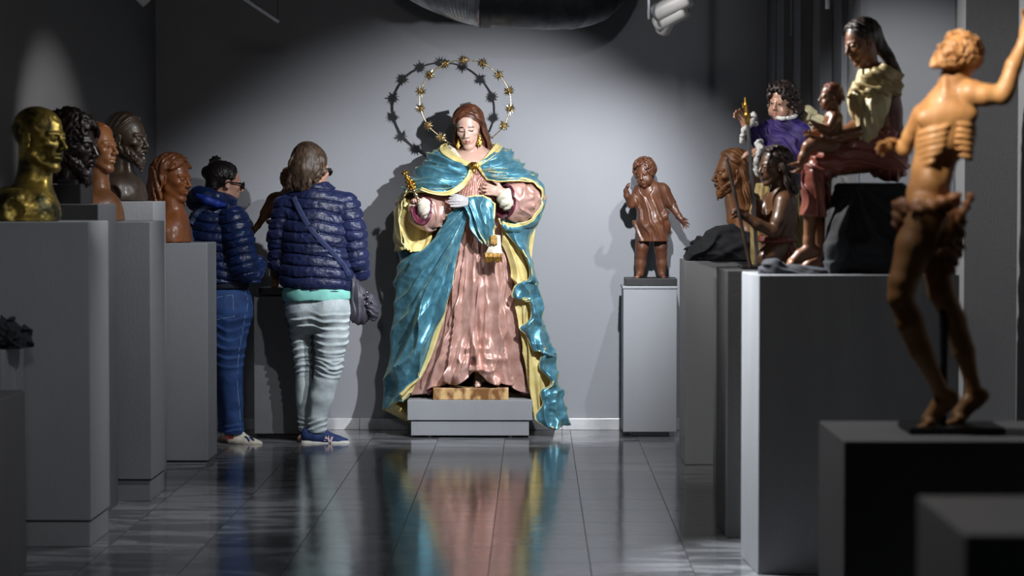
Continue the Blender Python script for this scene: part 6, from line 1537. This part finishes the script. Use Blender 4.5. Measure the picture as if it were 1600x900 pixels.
l.disp(lambda x, y, z: 2.2*ridge((x*.7 + z*.7)*.075 + .8*noise3(x*.04, y*.04, z*.04)) + 1.5*(noise3(x*.1, y*.1, z*.1)-.5)); F.out('loincloth', l, [M['cloth_wood']])
V_, F_ = tube_np(np.array([F.p(1472, 420, 6), F.p(1474, 480, 2), F.p(1474, 560, 0), F.p(1473, 666, 0)]), np.array([11, 8, 6, 6]), 12); mesh_np('support_rod', V_/F.s, F_, [M['black']], F.root)
box('plate', Vector(F.p(1412, 671.8, -62)/F.s), Vector(F.p(1560, 663, 62)/F.s), M['black'], F.root, .002, label='dark slab under the feet')
# ================================================================== ducts, lamps, rails
M['duct_shine'] = mat('shiny_corrugated_foil', (206, 208, 212), (168, 170, 176), rough=.3, metal=.7, nscale=20, rough2=.4, bump=.2, bscale=40)
M['duct_dark'] = mat('dark_painted_duct', (74, 76, 80), (58, 60, 64), rough=.38, metal=.7, nscale=12, rough2=.5)
F = Fig('air_duct', 800, 10, 13.3, 'fat grey ventilation duct with a ribbed shiny elbow, below the ceiling', 'duct')
path = [F.p(650, -75, 70), F.p(690, -52, 40), F.p(735, -32, 5), F.p(770, -22, -5)]
P = catmull(np.array(path), 140); V_, F_ = tube_np(P, 66 + 1.6*np.sin(np.linspace(0, 2*PI*34, 140)), 48); mesh_np('ribbed_elbow', V_/F.s, F_, [M['duct_shine']], F.root, label='shiny ribbed elbow')
path = [F.p(757, -26, -2), F.p(820, -20, -4), F.p(880, -20, 10), F.p(915, -30, 40), F.p(932, -60, 75), F.p(935, -110, 90)]
P = catmull(np.array(path), 90); V_, F_ = tube_np(P, np.concatenate([np.full(6, 69.0), np.full(84, 65.0)]) + np.where(np.arange(90) % 13 == 0, 1.2, 0), 48); mesh_np('pipe', V_/F.s, F_, [M['duct_dark']], F.root, label='dark grey pipe length')
for x in (790, 900):
    bm = bmesh.new(); box_bm(bm, Vector(F.p(x-3, 40, -2)/F.s), Vector(F.p(x+3, 10-(3.1-F.o.z)*F.s, 2)/F.s)); bm_obj('hanger', bm, M['steel'], F.root)
# three lamp heads of the track spotlight
def lamp(F, name, c, direc, L, r, lab=None):
    V_, F_ = lathe_np([(0, 0), (r*.86, 0), (r*.96, L*.05), (r, L*.12), (r, L*.9), (r*.97, L), (r*.86, L), (r*.82, L*.86), (r*.3, L*.8), (0, L*.8)], 28)
    o = mesh_np(name, V_/F.s, F_, [M['white_paint']], F.root, label=lab); o.location = Vector(c)/F.s
    o.rotation_euler = Vector(direc).to_track_quat('Z', 'Y').to_euler(); return o
F = Fig('track_spotlight', 1045, 20, 11.5, 'cluster of white cylinder spotlights hanging below the ceiling right of the duct', 'spotlight')
lamp(F, 'lamp_head', F.p(1078, -4, 0), (-.95, .5, -.42), 64, 14.5); lamp(F, 'lamp_head', F.p(1072, 12, 12), (-.95, .6, -.5), 56, 14.5); lamp(F, 'lamp_head', F.p(1046, 25, 26), (-.3, .85, -.75), 30, 13)
box('adapter', Vector(F.p(1012, 30, 4)/F.s), Vector(F.p(1016, -40, 8)/F.s), M['steel'], F.root, .001)
box('stem', Vector(F.p(1042, -5, 6)/F.s), Vector(F.p(1048, -240, 12)/F.s), M['steel'], F.root, .001)
for (x0, y0, Y0, x1, y1, Y1, lab) in ((434, 33, 13.0, 340, -30, 11.6, 'grey lamp rail hanging at the top left of the back wall'),):
    a, b_ = W(x0, y0, Y0), W(x1, y1, Y1); r = empty('lamp_rail', a, lab, 'rail')
    V_, F_ = tube_np(np.array([[0, 0, 0], list(b_-a)]), .012, 4); mesh_np('rail', V_, F_, [M['rail_paint']], r, smooth=False)
    V_, F_ = tube_np(np.array([[0, 0, .012], [0, 0, 3.1-a.z]]), .002, 6); mesh_np('wire', V_, F_, [M['cable']], r)
    V_, F_ = tube_np(np.array([list(b_-a+Vector((0, 0, .012))), [b_.x-a.x, b_.y-a.y, 3.1-a.z]]), .002, 6); mesh_np('wire', V_, F_, [M['cable']], r)
F = Fig('track_spotlight', 226, -6, 12.2, 'white spotlight peeking in at the top edge beside the left wall', 'spotlight')
lamp(F, 'lamp_head', F.p(205, -22, 0), (.7, .3, -.75), 36, 10); box('stem', Vector(F.p(203, -16, -2)/F.s), Vector(F.p(207, -230, 2)/F.s), M['steel'], F.root, .001)
for (x, y, Y, lab) in ((1236, 56, 12.4, 'thin pale suspension wire in front of the right wall steps'), (1293, 14, 11.6, 'short pale suspension bar at the top edge of the right wall')):
    a = W(x, y, Y); r = empty('suspension_rod', a, lab, 'rod'); w_ = .004 if x < 1250 else .012
    V_, F_ = tube_np(np.array([[0, 0, 0], [0, 0, 3.1-a.z]]), w_, 6); mesh_np('rod', V_, F_, [M['rail_paint']], r)
# ================================================================== light
def spot(name, loc, target, watts, angle, blend=.6, size=.03, col=(1, 1, 1)):
    d = bpy.data.lights.new(name, 'SPOT'); d.energy = watts; d.spot_size = math.radians(angle); d.spot_blend = blend; d.shadow_soft_size = size; d.color = col
    o = bpy.data.objects.new(name, d); C.objects.link(o); o.location = loc
    o.rotation_euler = (Vector(target) - Vector(loc)).to_track_quat('-Z', 'Y').to_euler(); return o
COOL = (.93, .96, 1.0); NEUT = (1.0, .97, .93); WARM = (1.0, .86, .68)
spot('statue_lamp', (.55, 11.75, 2.15), (-.25, 14.0, 1.05), 430, 66, .75, .02, COOL)
spot('child_lamp', (1.05, 12.7, 2.75), (.55, 14.1, 1.0), 115, 60, .8, .02, COOL)
spot('visitors_lamp', (.0, 11.4, 2.75), (-1.2, 13.7, .9), 170, 46, .8, .03, COOL)
spot('wall_bust_lamp', (.25, 9.7, 2.55), (-2.37, 11.85, 1.55), 260, 22, .8, .03, NEUT)
spot('gilt_bust_lamp', (-.35, 9.6, 2.3), (-1.95, 9.74, 1.55), 90, 30, .7, .03, NEUT)
spot('ringlet_bust_lamp', (-.5, 10.9, 2.75), (-1.85, 12.3, .95), 190, 38, .9, .03, COOL)
spot('pedestal_lamp', (-.5, 10.4, 2.75), (-1.75, 10.5, .7), 150, 56, .8, .03, COOL)
spot('mother_lamp', (-.3, 9.55, 2.7), (1.15, 9.4, 1.62), 330, 66, .8, .03, NEUT)
spot('winged_child_lamp', (-.4, 10.6, 2.7), (1.15, 11.4, 1.75), 160, 42, .8, .03, NEUT)
spot('wooden_bust_lamp', (-.5, 11.6, 2.7), (1.1, 12.5, 1.35), 110, 34, .8, .03, NEUT)
spot('column_lamp', (.55, 8.4, 2.75), (1.80, 11.7, 1.7), 420, 24, .9, .03, COOL)
spot('man_lamp', (-.15, 5.7, 2.9), (1.16, 6.8, 1.80), 600, 25, 1.0, .03, (1.0, .94, .84))
spot('aisle_lamp', (-.55, 9.35, 2.5), (.80, 9.12, .62), 800, 36, .8, .03, COOL)
spot('duct_fill', (.2, 8.6, 2.8), (.22, 12.6, 2.52), 75, 25, .8, .03, COOL)  # unseen spot added to brighten the duct and the lamp heads
spot('near_left_fill', (-.3, 8.0, 2.8), (-1.95, 8.9, .5), 70, 60, .9, .05, COOL)  # added fill that lifts the low pedestals at the left edge
spot('near_right_fill', (.0, 6.85, 2.9), (1.1, 6.8, .72), 60, 50, .9, .05, NEUT)  # unseen fill added for the top and left side of the man's pedestal
spot('near_corner_fill', (.1, 3.75, 2.6), (.85, 3.8, .8), 26, 40, .9, .05, NEUT)  # extra spot put in only to lighten the nearest pedestal corner
spot('right_row_fill', (-.3, 10.2, 2.8), (1.0, 12.4, .55), 150, 38, .9, .05, NEUT)  # fill added to raise the dim pedestal fronts on the right
spot('front_fill_lamp', (-.6, 3.0, 2.9), (-.85, 11.5, 1.1), 125, 54, 1.0, .25, NEUT)
w = bpy.data.worlds.new('dim_room'); bpy.context.scene.world = w; w.use_nodes = True
w.node_tree.nodes['Background'].inputs[0].default_value = (.75, .85, 1.0, 1); w.node_tree.nodes['Background'].inputs[1].default_value = .02
vs = bpy.context.scene.view_settings
vs.view_transform = 'Standard'; vs.look = 'None'; vs.exposure = 0.0; vs.gamma = 1.0; vs.use_curve_mapping = False
